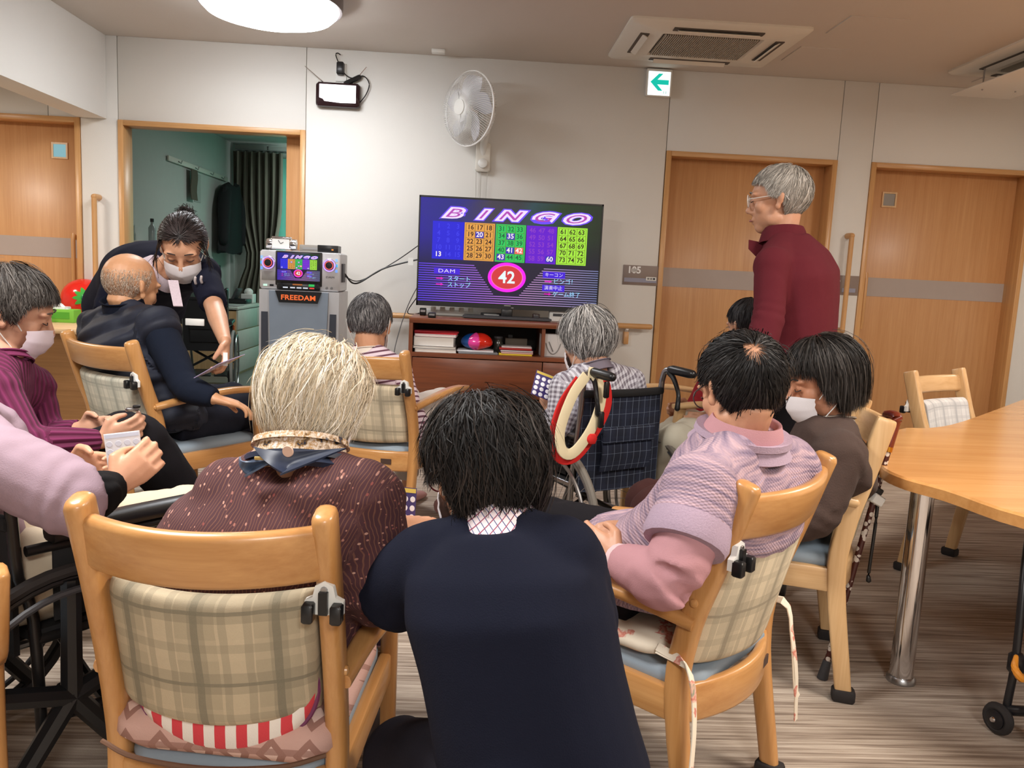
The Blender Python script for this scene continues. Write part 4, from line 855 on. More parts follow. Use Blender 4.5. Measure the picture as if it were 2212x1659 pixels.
ml = text_mesh('maker_word', 'DAM', .018, None, M=mat4((.19, -.152, .09), (1, 0, 0), (0, 0, 1)), sx=1.4); link('maker_word', ml, DARKG, ku)
MB().box((.252, -.02, .12), (.006, .12, .12), bev=.002).build('side_vent', DARKG, ku)
ck = thing('table_clock', 'chrome table clock with a white face on top of the karaoke machine', 'clock', (KX-.135, KY-.06, kz+kh+.003)); MB().box((0, 0, .042), (.13, .06, .075), bev=.008).build('face_box', CHROME, ck); MB().box((0, -.031, .042), (.108, .004, .056)).build('face', WHITE, ck)
for s in (-1, 1): MB().lathe([(.032, -.02), (.036, 0), (.032, .02)], (s*.073, 0, .04), (1, 0, 0), 18).build('end_cap', CHROME, ck)
for a, l in ((.5, .02), (2.2, .026)): MB().box((l/2*math.cos(a), -.034, .042+l/2*math.sin(a)), (l, .001, .003), np.array([[math.cos(a), 0, -math.sin(a)], [0, 1, 0], [math.sin(a), 0, math.cos(a)]])).build('hand', BLACK, ck)
MB().box((0, 0, .083), (.12, .04, .008), bev=.003).build('snooze_bar', CHROME, ck)
for x, w, d, h, lab, m in ((.165, .13, .12, .045, 'black tuner box on top of the karaoke machine', BLACK), (.06, .20, .14, .045, 'grey box behind the tuner on top of the karaoke machine', plain('taupe_box', (140, 134, 126), .5))):
    b = thing('tuner_box', lab, 'device', (KX+x, KY+(-.05 if m is BLACK else .09), kz+kh+.003)); MB().box((0, 0, h/2), (w, d, h), bev=.003).build('body', m, b)
    if m is BLACK: MB().box((.03, -d/2-.001, h*.4), (.012, .003, .008)).build('indicator', glow('amber_led', (255, 150, 50), 1.), b)
    else: MB().box((0, -d/2-.001, h*.5), (w*.8, .002, h*.3)).build('front_panel', GREY, b)
cbm = plain('black_cable', (24, 24, 26), .5)
def cable(label, pts, r=.004, m=cbm, n=40):
    o = MB().tube([np.asarray(p) for p in pts], r, 6, smooth=n).build('cable', m, origin=pts[0]); tag(o, label, 'cable', 'cables along the wall')
cable('thick black cable running from the karaoke machine to the television', [(KX+.25, KY+.02, kz+.12), (-.80, 5.6, 1.06), (-.62, 5.65, 1.17), (-.36, 5.62, 1.25)], .006)
cable('thin black cable rising above the thick one to the television', [(KX+.25, KY+.04, kz+.10), (-.78, 5.66, 1.08), (-.55, 5.68, 1.22), (-.36, 5.64, 1.36)], .0035)
cable('thin grey cable hanging down left of the television stand', [(-.36, 5.66, 1.12), (-.47, 5.8, .9), (-.55, 5.86, .62), (-.56, 5.87, .45)], .0035, plain('grey_cable', (120, 120, 122), .5))
cable('dark cable looping under the left corner of the television', [(-.38, 5.62, 1.0), (-.46, 5.75, .88), (-.42, 5.78, .86), (-.34, 5.72, .885)], .0035)
tg = MB().box((-.44, 5.62, 1.225), (.035, .003, .05)).build('cable_tag', WHITE, origin=(-.44, 5.62, 1.2)); tag(tg, 'white paper tag on the black cable beside the television', 'tag')

# ------------------------------------------------------------------ desk at left with its things
dk = thing('desk', 'wooden counter desk with a closed front against the hallway wall', 'desk', (-3.28, 5.48, 0)); dz = .72
MB().box((0, 0, dz-.018), (1.92, .88, .036), bev=.012).build('desk_top', wood('desk_top', (206, 168, 122), (226, 192, 148), 'x', .3), dk)
MB().box((0, -.34, .36), (1.86, .02, .66)).build('front_panel', wood('desk_front', (136, 96, 56), (160, 116, 70), 'x', .4), dk); MB().box((0, -.352, .03), (1.86, .01, .05)).build('kick_strip', DARKG, dk)
for x in (-.92, .92): MB().box((x, .03, .35), (.03, .76, .70)).build('side_panel', wood('desk_front', (136, 96, 56), (160, 116, 70), 'x', .4), dk)
br = .150; bc = at(183, 630, 5.70); bc[2] = dz+br*.92+.002
tm = thing('toy_tomato_ball', 'red inflatable tomato ball with a green star leaf on the desk', 'ball', bc)
MB().ell((0, 0, 0), (br*1.02, br, br*.92), nu=32, nv=20).build('skin', plain('tomato_red', (222, 44, 34), .15, var=.02), tm)
to_ = nrm(CAM-bc+np.array((.25, 0, .25))); tx = nrm(np.cross((0, 0, 1), to_)); ty = np.cross(to_, tx)
G = []
for i in range(41):
    a = 2*math.pi*i/40; R1 = .098 if i % 4 == 0 else .055 if i % 4 == 2 else .076
    row = []
    for q in np.linspace(0, 1, 5): d = nrm(to_+(tx*math.cos(a)+ty*math.sin(a))*R1/br*q); row.append(d*np.array((br*1.02, br, br*.92))*1.008)
    G.append(row)
MB().sheet(G, .002).build('leaf_star', plain('leaf_green', (70, 170, 70), .2), tm)
MB().lathe([(.03, .0), (.026, .012), (.004, .014)], to_*np.array((br*1.02, br, br*.92))*1.0, to_, 20).build('valve', plain('valve_green', (20, 140, 70), .2), tm)
def tissue_box(x, y, w, d, h, label, m, acc, tissue=True):
    b = thing('tissue_box', label, 'tissue box', (x, y, dz)); MB().box((0, 0, h/2), (w, d, h), bev=.004).build('carton', m, b)
    MB().box((w*.1, -d/2-.001, h*.55), (w*.55, .002, h*.5)).build('front_print', acc, b)
    if tissue: MB().sheet([[(-.05+.10*i/8, -.02+.04*j/5, h+.045*math.sin(math.pi*min(1, (i+1)/8))*(1-abs(j/5-.5))) for j in range(6)] for i in range(9)], .002).build('tissue', plain('tissue_white', (244, 244, 242), .9), b)
q = atz(176, 690, dz); tissue_box(q[0], 5.50, .21, .11, .085, 'green tissue box with a tissue pulled up, beneath the tomato ball', plain('lime_box', (120, 190, 60), .6), plain('green_print', (80, 160, 40), .6))
q = atz(137, 692, dz); tissue_box(q[0]+.03, 5.52, .11, .09, .10, 'white and blue carton on the desk beside the green tissue box', WHITE, plain('blue_print', (40, 130, 210), .6), False)
q = atz(116, 694, dz); tissue_box(q[0]-.02, 5.42, .09, .08, .07, 'small white picture card box at the desk edge', WHITE, plain('picture_print', (150, 160, 110), .6), False)

# ------------------------------------------------------------------ chest of drawers in the bedroom
cd = thing('chest_of_drawers', 'pale chest of drawers along the left wall of the dark bedroom', 'chest of drawers', (-2.70, 8.98, 0)); CH = plain('chest_white', (186, 194, 184), .5); cw_, cl_, chh_ = .60, 1.10, .70
MB().box((0, 0, chh_/2-.02), (cw_-.02, cl_, chh_-.04)).build('carcass', PALE_Z, cd); MB().box((.005, 0, chh_-.0125), (cw_+.01, cl_+.01, .025), bev=.003).build('chest_top', CH, cd)
for z0, z1, ys in ((.47, .668, ((-.54, .2), (.21, .54))), (.25, .455, ((-.54, .54),)), (.03, .235, ((-.54, .54),))):
    for a, b in ys: MB().box((cw_/2-.004, (a+b)/2, (z0+z1)/2), (.022, b-a, z1-z0), bev=.003).build('drawer', CH, cd)
ph = thing('telephone', 'black telephone on the bedroom chest of drawers', 'telephone', (-2.60, 9.24, chh_+.003)); MB().box((0, 0, .025), (.2, .24, .05), bev=.01).build('base', BLACK, ph); MB().box((-.03, -.02, .10), (.03, .17, .14), np.array([[.9, 0, .43], [0, 1, 0], [-.43, 0, .9]]), .006).build('display', DARKG, ph)
tsb = thing('tissue_box', 'white tissue box behind the telephone in the bedroom', 'tissue box', (-2.56, 9.44, chh_+.003)); MB().box((0, 0, .05), (.13, .15, .1), bev=.004).build('carton', WHITE, tsb); MB().ell((0, 0, .12), (.05, .055, .045)).build('tissue', WHITE, tsb)
slab_stack([('newspaper', .24, .32, .006, (150, 152, 150), 'grey newspaper lying on the bedroom chest of drawers', 'newspaper')], -2.56, 8.7, chh_+.002)
tvb = thing('bedroom_television', 'small dark television turned away on the bedroom chest', 'television', (-2.85, 9.05, chh_+.003)); MB().box((0, 0, .24), (.05, .5, .34), bev=.008).build('case', BLACK, tvb); MB().box((0, 0, .04), (.04, .06, .08)).build('neck', BLACK, tvb); MB().box((0, 0, .006), (.16, .22, .012)).build('foot', BLACK, tvb)
q = aty(302, 520, 7.6); sh_ = thing('wall_shelf', 'small pale shelf at the bedroom doorway holding the bottle', 'shelf', (-3.0, 7.62, q[2])); MB().box((.06, 0, -.01), (.22, .3, .02)).build('board', OFFW, sh_); MB().box((-.03, 0, -.05), (.02, .2, .06)).build('bracket', OFFW, sh_)
bt = thing('spray_bottle', 'clear bottle with a dark cap by the bedroom doorway', 'bottle', (-2.92, 7.6, q[2]+.002)); MB().lathe([(.03, 0), (.032, .02), (.032, .12), (.012, .15), (.012, .17)], seg=16).build('body', plain('bottle_grey', (150, 160, 160), .2), bt); MB().lathe([(.016, .17), (.016, .2)], seg=12).build('cap', BLACK, bt)

# ------------------------------------------------------------------ rollator at lower right
ro = atz(2156, 1552, .045); rl = thing('rollator', 'black folding walker with an orange clip at lower right', 'walker', (ro[0]+.1, ro[1], 0)); DK = plain('walker_black', (26, 26, 30), .3)
def RP(x, y, z): return np.array((x-.1, y, z))
fw = MB().torus(RP(0, 0, .045), (1, .35, 0), .031, .013, 22).build('front_wheel', RUBBER, rl); MB().lathe([(.026, -.014), (.026, .014), (.012, .02)], RP(0, 0, .045), (-1, -.3, 0), 18).build('wheel_disc', DK, fw); MB().lathe([(.009, .018), (.006, .024)], RP(0, 0, .045), (-1, -.3, 0), 12).build('axle_cap', CHROME, fw)
MB().tube([RP(.018, .0, .06), RP(.026, .0, .2), RP(.036, .02, .36), RP(.06, .06, .48), RP(.085, .09, .58)], .0105, 10, smooth=20).build('front_tube', DK, rl)
cl = MB().box(RP(.029, .0, .205), (.034, .034, .06), bev=.008).build('tube_joint', DK, rl); MB().tube([RP(.008, -.025, .235), RP(-.002, -.04, .21), RP(.016, -.048, .185), RP(.04, -.035, .195)], [.006, .01, .011, .006], 8, round_caps=True, smooth=12).build('orange_clip', plain('orange_plastic', (230, 150, 50), .35), cl); MB().box(RP(.054, -.03, .22), (.03, .012, .008), rotz(.2)).build('orange_tab', plain('orange_plastic', (230, 150, 50), .35), cl)
MB().tube([RP(.018, 0, .07), RP(.04, -.03, .085), RP(.075, -.06, .10), RP(.3, -.1, .12)], .014, 10, smooth=14).build('base_tube', DK, rl)
MB().tube([RP(.035, -.25, .05), RP(.035, -.22, .11), RP(.045, -.12, .115), RP(.075, -.06, .11)], .013, 10, smooth=16).build('caster_fork', DK, rl)
rw = MB().torus(RP(.062, -.27, .06), (1, .1, 0), .045, .016, 22).build('rear_wheel', RUBBER, rl); MB().lathe([(.04, -.012), (.04, .012)], RP(.062, -.27, .06), (1, .1, 0), 18).build('wheel_disc', DK, rw)
MB().tube([RP(.066, -.06, .11), RP(.068, -.055, .15), RP(.075, -.04, .20)], [.017, .016, .013], 12).build('chrome_sleeve', CHROME, rl); MB().tube([RP(.074, -.042, .19), RP(.12, .0, .42), RP(.16, .02, .58)], .013, 10).build('rear_tube', plain('walker_brown', (66, 46, 42), .4), rl)
MB().box(RP(.32, .02, .40), (.34, .24, .03), bev=.01).build('walker_seat', BLACKCLOTH, rl); MB().tube([RP(.085, .09, .58), RP(.3, .11, .59), RP(.46, .1, .58)], .013, 10, smooth=10).build('handle_bar', DK, rl)
MB().tube([RP(.16, .02, .58), RP(.085, .09, .58)], .012, 8).build('handle_link', DK, rl); MB().tube([RP(.46, .1, .58), RP(.42, -.05, .06)], .011, 8).build('far_tube', DK, rl); fw2 = MB().torus(RP(.42, -.06, .055), (1, .2, 0), .04, .014, 20).build('far_wheel', RUBBER, rl)
# ================================================================== people
def fuse(mb, voxel, it, name):
    me = bpy.data.meshes.new(name); me.from_pydata(mb.v, [], mb.f); me.update()
    ob = bpy.data.objects.new('tmp_fuse', me); C.objects.link(ob)
    m = ob.modifiers.new('r', 'REMESH'); m.mode = 'VOXEL'; m.voxel_size = voxel; m.use_smooth_shade = True
    if it: k = ob.modifiers.new('s', 'SMOOTH'); k.factor = .5; k.iterations = it
    dg = bpy.context.evaluated_depsgraph_get(); dg.update()
    out = bpy.data.meshes.new_from_object(ob.evaluated_get(dg)); out.name = name
    bpy.data.objects.remove(ob); bpy.data.meshes.remove(me); return out
def get_co(me): a = np.empty(len(me.vertices)*3, np.float32); me.vertices.foreach_get('co', a); return a.reshape(-1, 3).astype(float)
def set_co(me, co): me.vertices.foreach_set('co', co.astype(np.float32).ravel()); me.update()
def get_no(me): a = np.empty(len(me.vertices)*3, np.float32); me.vertices.foreach_get('normal', a); return a.reshape(-1, 3).astype(float)
def fbm(p, f, seed=0):                                  # cheap smooth vector noise
    r = np.random.default_rng(seed); out = np.zeros(len(p))
    for k in range(7):
        d = r.normal(size=3); d /= np.linalg.norm(d); out += np.sin(p@d*f*(1+.35*k)+r.uniform(0, 6.28))/(1+.35*k)
    return out/3.2
def hair_mat(name, rough=.42):
    if name in MATS: return MATS[name]
    m, t = newmat(name, rough=rough+.12, spec=.22); a = t.n('ShaderNodeAttribute'); a.attribute_name = 'hair_col'; t.col(a.outputs['Color']); MATS[name] = m; return m
def fabric(name, rgb, rough=.92, **kw): return plain(name, rgb, rough, var=.06, scale=9, bump=.3, bscale=420, spec=.15, **kw)
def uv_fabric(name, fn, rough=.88, bscale=420, bstr=.3):
    if name in MATS: return MATS[name]
    m, t = newmat(name, rough=rough); uv = t.n('ShaderNodeUVMap'); uv.uv_map = 'cloth'; s = t.sep(uv.outputs[0])
    fn(t, s[0], s[1]); MATS[name] = m; return m

class Person:
    def __init__(s, label, skin, J, hc, hf, hu=(0, 0, 1), sc=1.0, bw=1.0, group=None, hunch=.02, hsc=None):
        s.J = {k: np.asarray(v, float) for k, v in J.items()}; s.sc = sc; s.bw = bw; s.hs = (hsc or sc)*.97; J = s.J
        s.hc = np.asarray(hc, float); s.F = frame_from(hf, hu); s.hunch = hunch
        s.base = np.array((J['pel'][0], J['pel'][1], 0)); s.root = thing('person', label, 'person', s.base, 0, group)
        s.skin = s.skin_mat(skin)
        sh = nrm(J['shR']-J['shL']); J.setdefault('hipL', J['pel']-sh*.085*sc*np.array((1, 1, .2))-np.array((0, 0, .03))); J.setdefault('hipR', J['pel']+sh*.085*sc*np.array((1, 1, .2))-np.array((0, 0, .03)))
        s.body = MB(); s.lm = {}
    def skin_mat(s, rgb):
        nm = 'skin_%d_%d_%d' % rgb
        if nm in MATS: return MATS[nm]
        m, t = newmat(nm, rough=.48); c = srgb(*rgb); n = t.noise(t.coord(), 22, 3); f = t.noise(t.coord(), 130, 2)
        t.col(t.mix(t.math('MULTIPLY', f, .25), t.mix(n, [c[0]*.90, c[1]*.85, c[2]*.81], [min(1, q*1.12) for q in c]), [c[0]*.88, c[1]*.76, c[2]*.70]))
        t.b.inputs['Subsurface Weight'].default_value = .08; t.b.inputs['Subsurface Radius'].default_value = (.012, .004, .002); t.bump(t.noise(t.coord(), 320, 2), .15, .001); MATS[nm] = m; return m
    def hp(s, x, y, z): return s.hc+s.F@(np.array((x, y, z))*s.hs)
    def head(s, nose=1., ears=True, jaw=1.):
        b, A, h = s.body, s.F, s.hs
        E = lambda c, r: b.ell(s.hp(*c), np.array(r)*h, A, 20, 14)
        E((0, -.012, .035), (.0765, .097, .083)); E((0, .012, .02), (.070, .082, .070)); E((0, .026, -.045), (.0585*jaw, .060, .070)); E((0, .052, -.092), (.030*jaw, .032, .026))
        for sg in (-1, 1):
            E((sg*.036, .054, -.022), (.025, .026, .028)); E((sg*.032, .076, .022), (.028, .016, .011)); E((sg*.033, .077, .001), (.0135, .013, .0105)); E((sg*.044*jaw, .014, -.066), (.018, .034, .028))
            E((sg*.012, .094, -.040), (.010, .010, .008))
            if ears:
                T = A@np.array([[.78, -.62*sg, 0], [.62*sg, .78, 0], [0, 0, 1.]])
                b.ell(s.hp(sg*.080, -.012, .002), np.array((.008, .0165, .0245))*h, T, 14, 10); b.ell(s.hp(sg*.078, -.004, -.026), np.array((.009, .011, .014))*h, A, 12, 8); b.ell(s.hp(sg*.084, -.021, .010), np.array((.006, .008, .015))*h, T, 12, 8)
        b.tube([s.hp(0, .080, .018), s.hp(0, .092, -.006), s.hp(0, .104*nose, -.032)], [.009*h, .0095*h, .0125*h], 10, tuple(A[:, 0]), round_caps=True)
        E((0, .086, -.066), (.021, .010, .0055)); E((0, .084, -.076), (.017, .010, .006)); E((0, .074, -.054), (.026, .016, .014))
        nb = s.J['nb']; b.tube([nb-(s.hp(0, -.02, -.06)-nb)*.25, nb, s.hp(0, -.028, -.05), s.hp(0, -.02, .0)], [.042*s.sc, .048*s.sc, .050*h, .045*h], 14, tuple(A[:, 1]))
        b.tube([nb+A[:, 1]*.012, s.hp(0, .018, -.078)], [.040*s.sc, .030*h], 12, tuple(A[:, 1]))
    def spine(s, t):
        J = s.J; p = J['pel']+(J['nb']-J['pel'])*t; lat = nrm((J['hipR']-J['hipL'])*(1-t)+(J['shR']-J['shL'])*t); ax = nrm(J['nb']-J['pel'])
        bk = nrm(np.cross(ax, lat)); bk = bk*(1 if np.dot(bk, s.backdir()) > 0 else -1)
        return p+bk*s.hunch*math.sin(math.pi*min(1, t*.95))*1.0, lat, bk
    def backdir(s):
        return -np.cross((0, 0, 1), nrm(s.J['shR']-s.J['shL']))
    TS = ((-.10, .150, .105), (0., .168, .125), (.18, .160, .122), (.42, .158, .118), (.66, .166, .115), (.82, .158, .100), (.92, .112, .080), (1., .066, .064))
    def torso(s, mb, e, k=1., t1=1.0, belly=0.):
        rings = []
        for t, wx, wy in s.TS:
            if t > t1+.01: continue
            p, lat, bk = s.spine(t); fw = -bk; w = wx*s.sc*s.bw*k+e; d = (wy*s.sc*k)*(1+belly*math.exp(-((t-.2)/.25)**2))+e
            if t < .5: p = p+fw*.01
            rings.append([p+lat*w*np.sign(math.cos(a))*abs(math.cos(a))**.85+bk*d*np.sign(math.sin(a))*abs(math.sin(a))**.9 for a in np.linspace(0, 2*math.pi, 25)[:-1]])
        mb.rings(rings); J = s.J; n1 = s.spine(.98)[0]
        if t1 >= 1:
            for S in ('shL', 'shR'):
                mb.ell(J[S], .056*s.sc*k+e, None, 14, 10); c6 = s.spine(.70)[0]
                mb.tube([n1*.85+J[S]*.15, J[S]*.72+n1*.28, J[S]], [.050*s.sc*k+e*.6, .050*s.sc*k+e*.8, .052*s.sc*k+e*.9], 12)
                mb.tube([J[S], J[S]*.45+c6*.55], [.052*s.sc*k+e, .07*s.sc*k+e], 12)
    def arm(s, mb, S, e, t0=0., t1=2., k=1., e1=None, shape=None):
        J = s.J; e1 = e if e1 is None else e1; R = ((0, .050), (.5, .045), (.95, .039), (1.1, .040), (1.3, .040), (2., .0255)); pts, rr = [], []
        P = [J['sh'+S], J['el'+S], J['wr'+S]]
        for t in np.linspace(t0, t1, 15):
            i = min(int(t), 1); u = t-i; p = P[i]+(P[i+1]-P[i])*u
            if abs(t-1) < .16: c = .5*(P[0]*.16+P[1]*.84+P[2]*.16+P[1]*.84)*1; w_ = 1-abs(t-1)/.16; p = p*(1-w_*.4)+c*w_*.4
            r = np.interp(t, [a for a, _ in R], [b for _, b in R])*s.sc*k+e+(e1-e)*(t-t0)/(t1-t0); pts.append(p); rr.append(r)
        mb.tube(pts, rr, 14, (.3, .2, .93))
    def leg(s, mb, S, e, t0=0., t1=2., k=1., e1=None):
        J = s.J; e1 = e if e1 is None else e1; R = ((0, .088), (.5, .076), (.95, .060), (1.1, .057), (1.35, .056), (2., .038)); pts, rr = [], []
        P = [J['hip'+S], J['kn'+S], J['an'+S]]
        for t in np.linspace(t0, t1, 17):
            i = min(int(t), 1); pts.append(P[i]+(P[i+1]-P[i])*(t-i)); rr.append(np.interp(t, [a for a, _ in R], [b for _, b in R])*s.sc*k+e+(e1-e)*(t-t0)/(t1-t0))
        mb.tube(pts, rr, 14, (.3, .2, .93)); mb.ell(P[1], rr[8]*1.02, None, 14, 10)
    def hand(s, S, d, n, tdir=None, curl=.6, spread=.0, thumb=.5, k=1.0, flat=False):
        """d: way the fingers point, n: way the palm faces, tdir: way the thumb side lies."""
        b, J, h = s.body, s.J, s.sc*k*.97; w = J['wr'+S]; d = nrm(d); n = nrm(np.asarray(n, float)-d*np.dot(n, d))
        t = np.cross(d, n) if tdir is None else np.asarray(tdir, float); t = nrm(t-d*np.dot(t, d)-n*np.dot(t, n))
        b.sweep([w-d*.015*h, w+d*.02*h, w+d*.05*h, w+d*.082*h], circ(1, 12), tuple(n), [(.024*h, .019*h), (.031*h, .0175*h), (.039*h, .016*h), (.038*h, .0125*h)])
        tips = []
        for i, L in enumerate((.070, .078, .072, .056)):
            off = .029-.0195*i; p = w+d*(.068 if i in (1, 2) else .063)*h+t*off*h; c = curl*(1+.12*i); a = .12+c*.35; fd = nrm(d+t*(spread+.02)*(1.5-i)*.5); P = [p, p+d*.018*h]
            for q, f in ((.44, .9), (.31, 1.), (.25, .7)):
                P.append(P[-1]+(fd*math.cos(a)+n*math.sin(a))*L*q*h); a += c*f
            b.tube(P, [.0088*h, .0088*h, .0082*h, .0076*h, .0062*h], 10, tuple(t), round_caps=True); tips.append(P[-1])
        p = w+d*.018*h+t*.022*h; a1 = nrm(d*.62+t*.72+n*.25); a2 = nrm(d*(.8)+t*(.5-thumb)+n*(.25+thumb*.35)); a3 = nrm(d*.85+t*(.2-thumb)+n*(.3+thumb*.5))
        b.tube([p-a1*.01*h, p+a1*.036*h, p+a1*.036*h+a2*.030*h, p+a1*.036*h+a2*.030*h+a3*.022*h], [.014*h, .0115*h, .0098*h, .0078*h], 10, tuple(n), round_caps=True)
        s.lm['palm'+S] = w+d*.06*h+n*.016*h; s.lm['pinch'+S] = (p+a1*.036*h+a2*.045*h+tips[0])/2; return tips
    def finish(s, voxel=.0045, it=4, core=True, legs=True):
        b, J = s.body, s.J
        if core:
            b.tube([s.spine(t)[0] for t in np.linspace(0, 1, 8)], [.07*s.sc]*6+[.055*s.sc, .04*s.sc], 12, round_caps=True)
            for S in 'LR':
                b.tube([s.spine(.93)[0], J['sh'+S]], [.04*s.sc, .036*s.sc], 10, round_caps=True)
                s.arm(b, S, -.003 if True else 0)
                if legs: b.tube([J['pel'], J['hip'+S], J['kn'+S], J['an'+S]], [.05*s.sc, .05*s.sc, .035*s.sc, .027*s.sc], 10, round_caps=True)
        me = fuse(b, voxel, it, 'body'); co = get_co(me)-s.base; set_co(me, co)
        return link('body', me, s.skin, s.root)
    def garment(s, name, mat, mb, voxel=.009, it=5, wr=.004, wf=26., seed=1, label=None, fold=None, segs=None, origin=None):
        me = fuse(mb, voxel, it, name); co = get_co(me); no = get_no(me)
        q = co.copy(); n1 = fbm(q, wf, seed); n2 = fbm(q*np.array((1, 1, .45)), wf*2.1, seed+9)
        dsp = wr*(n1*.7+np.sign(n2)*np.abs(n2)**1.2*.55)
        J = s.J                                             # folds gather round elbows, armpits, knees
        for key in ('elL', 'elR', 'knL', 'knR', 'shL', 'shR'):
            if key in J:
                a = nrm(J['el'+key[-1]]-J['sh'+key[-1]]) if key[:2] in ('el', 'sh') else nrm(J['kn'+key[-1]]-J['hip'+key[-1]])
                d = np.linalg.norm(co-J[key], axis=1); u = (co-J[key])@a
                dsp += wr*.75*np.exp(-(d/.08)**2)*np.sin(u*120+5*n1+4*n2+seed)*(.35+.65*np.clip(n2+.4, 0, 1))
        co = co+no*dsp[:, None]; uv = s.cloth_uv(co) ; set_co(me, co-(s.base if origin is None else origin))
        L = me.uv_layers.new(name='cloth'); li = np.empty(len(me.loops), np.int32); me.loops.foreach_get('vertex_index', li); L.data.foreach_set('uv', uv[li].astype(np.float32).ravel())
        me.polygons.foreach_set('use_smooth', [True]*len(me.polygons))
        o = link(name, me, mat, s.root)
        if label: o['label'] = label
        return o
    def cloth_uv(s, co):
        """u: across the cloth, v: along body or sleeve, in metres."""
        J = s.J; best = np.full(len(co), 1e9); uv = np.zeros((len(co), 2)); sg = [(J['pel'], J['nb'], .15, 0)]
        for S in 'LR': sg += [(J['sh'+S]*.97+J['el'+S]*.03, J['el'+S], .062, 1), (J['el'+S], J['wr'+S], .05, 2)]
        if 'knL' in J:
            for S in 'LR': sg += [(J['hip'+S], J['kn'+S], .09, 3), (J['kn'+S], J['an'+S], .07, 4)]
        for a, b, r, k in sg:
            ab = b-a; L = np.linalg.norm(ab); ax = ab/L; t = (co-a)@ax; tc = np.clip(t, 0, L); d = np.linalg.norm(co-a-tc[:, None]*ax, axis=1)/r
            lat = nrm(J['shR']-J['shL']) if k in (0,) else nrm(np.cross(ax, (.2, .3, .93))); lat = nrm(lat-ax*np.dot(lat, ax)); bk = np.cross(ax, lat); m = d < best
            if k == 0: u = (co-a)@lat
            else: u = np.arctan2((co-a)@bk, (co-a)@lat)*r*.8
            best[m] = d[m]; uv[m, 0] = u[m]; uv[m, 1] = (t+(0 if k != 2 else np.linalg.norm(J['elL']-J['shL'])))[m]
        return uv
    def shoes(s, rgb, dirs=None, name='shoe'):
        for S in 'LR':
            a = s.J['an'+S]; d = nrm(dirs) if dirs is not None else nrm((s.J['kn'+S]-s.J['hip'+S])*np.array((1, 1, 0))+1e-6); mb = MB(); z0 = a*np.array((1, 1, 0)); k = s.sc
            rings = []
            for q, w, h in ((-.06, .024, .05), (-.045, .034, .07), (0, .036, .075), (.06, .042, .055), (.12, .044, .042), (.165, .036, .034), (.185, .015, .024)):
                l = np.cross(d, (0, 0, 1)); c = z0+d*q*k; rings.append([c+l*w*k*math.cos(t)+np.array((0, 0, 1))*max(.0, h/2+h/2*math.sin(t))*k for t in np.linspace(0, 2*math.pi, 15)[:-1]])
            mb.rings(rings); mb.build(name, plain('shoe_%d_%d_%d' % rgb, rgb, .6), s.root, origin=s.base, smooth=60).location = (0, 0, 0)
    def add(s, name, mb, mat, label=None, smooth=60, parent=None):
        o = mb.build(name, mat, parent or s.root, origin=s.base, smooth=smooth)
        if label: o['label'] = label
        return o
    # ---------------------------------------------------------------- hair: a cap plus many thin locks
    def hair(s, cols, n=3000, width=.0028, vol=1.0, L=(.05, .09), crown=(0, -.35, .94), nape=-.78, front=.42, side=-.05, hang=0., swirl=.35, fringe=0., flare=0., lift=.03, seed=3, steps=8, part=0., thin=None, rough=.42, cap=True, zcut=None, R=(.083, .103, .094), frizz=.004, ear_y=-.15, name='hair', droop=.0, mess=.0, fly=.0):
        g = np.random.default_rng(seed); R = np.array(R)*s.hs*vol; hc = s.hp(0, -.010, .027); A = s.F; c0 = nrm(crown)
        cols = [np.array(srgb(*c)) for c in cols]
        def zmin(y): return np.interp(y, [-1, ear_y-.08, ear_y+.02, .28, .52, 1.], [nape, nape, side, side, front, front+.12])
        d = g.normal(size=(int(n*2.6), 3)); d /= np.linalg.norm(d, axis=1, keepdims=True); d = d[d[:, 2] > zmin(d[:, 1])]
        if thin is not None: dt = np.arccos(np.clip(d@c0, -1, 1)); d = d[g.uniform(size=len(d)) < np.clip((dt/thin)**.7, .10, 1)]
        d = d[:n]; N = len(d); Ls = g.uniform(L[0], L[1], N)*s.hs; lf = 1+lift*g.uniform(0, 1, N)*(.4+.6*g.uniform(0, 1, N))+mess*fbm(d, 6.5, seed+7)*.5; lf = lf+np.where(g.uniform(size=N) < fly, g.uniform(.02, .14, N), 0)
        p = d*R*lf[:, None]; pts = [p.copy()]; alive = np.ones(N, bool); step = Ls/(steps-1)
        tw = swirl*(fbm(d, 5., seed)*.9+fbm(d, 16., seed+1)*.55)+g.normal(size=N)*.10*swirl/.35; last = np.full(N, steps-1)
        up_loc = A.T@np.array((0, 0, 1.)); down = -up_loc
        for k in range(1, steps):
            u = p/R; u /= np.linalg.norm(u, axis=1, keepdims=True); t = u*(u@c0)[:, None]-c0; t /= np.maximum(np.linalg.norm(t, axis=1, keepdims=True), 1e-6)
            bt = np.cross(u, t); t = t*np.cos(tw)[:, None]+bt*np.sin(tw)[:, None]; t = t*R; t /= np.maximum(np.linalg.norm(t, axis=1, keepdims=True), 1e-6)
            hg = np.clip((.25-u[:, 2])*2.2, 0, 1)*hang
            out = u*np.array((1, 1, 0)); out /= np.maximum(np.linalg.norm(out, axis=1, keepdims=True), 1e-6)
            if droop: t = t+down*droop*(k/steps)
            t = t*(1-hg)[:, None]+(down+out*flare)*hg[:, None]; t /= np.maximum(np.linalg.norm(t, axis=1, keepdims=True), 1e-6)
            p = p+t*step[:, None]; e = np.linalg.norm(p/R, axis=1); tgt = lf*(1+.015*math.sin(k))
            pr = p*(tgt/e)[:, None]; p = np.where((hg < .3)[:, None], pr, np.where((e < tgt)[:, None], pr, p))
            uu = p/R; un = uu/np.linalg.norm(uu, axis=1, keepdims=True); lim = zmin(un[:, 1])-fringe*np.clip((un[:, 1]-.1)*2, 0, 1)-(g.uniform(0, .14, N))
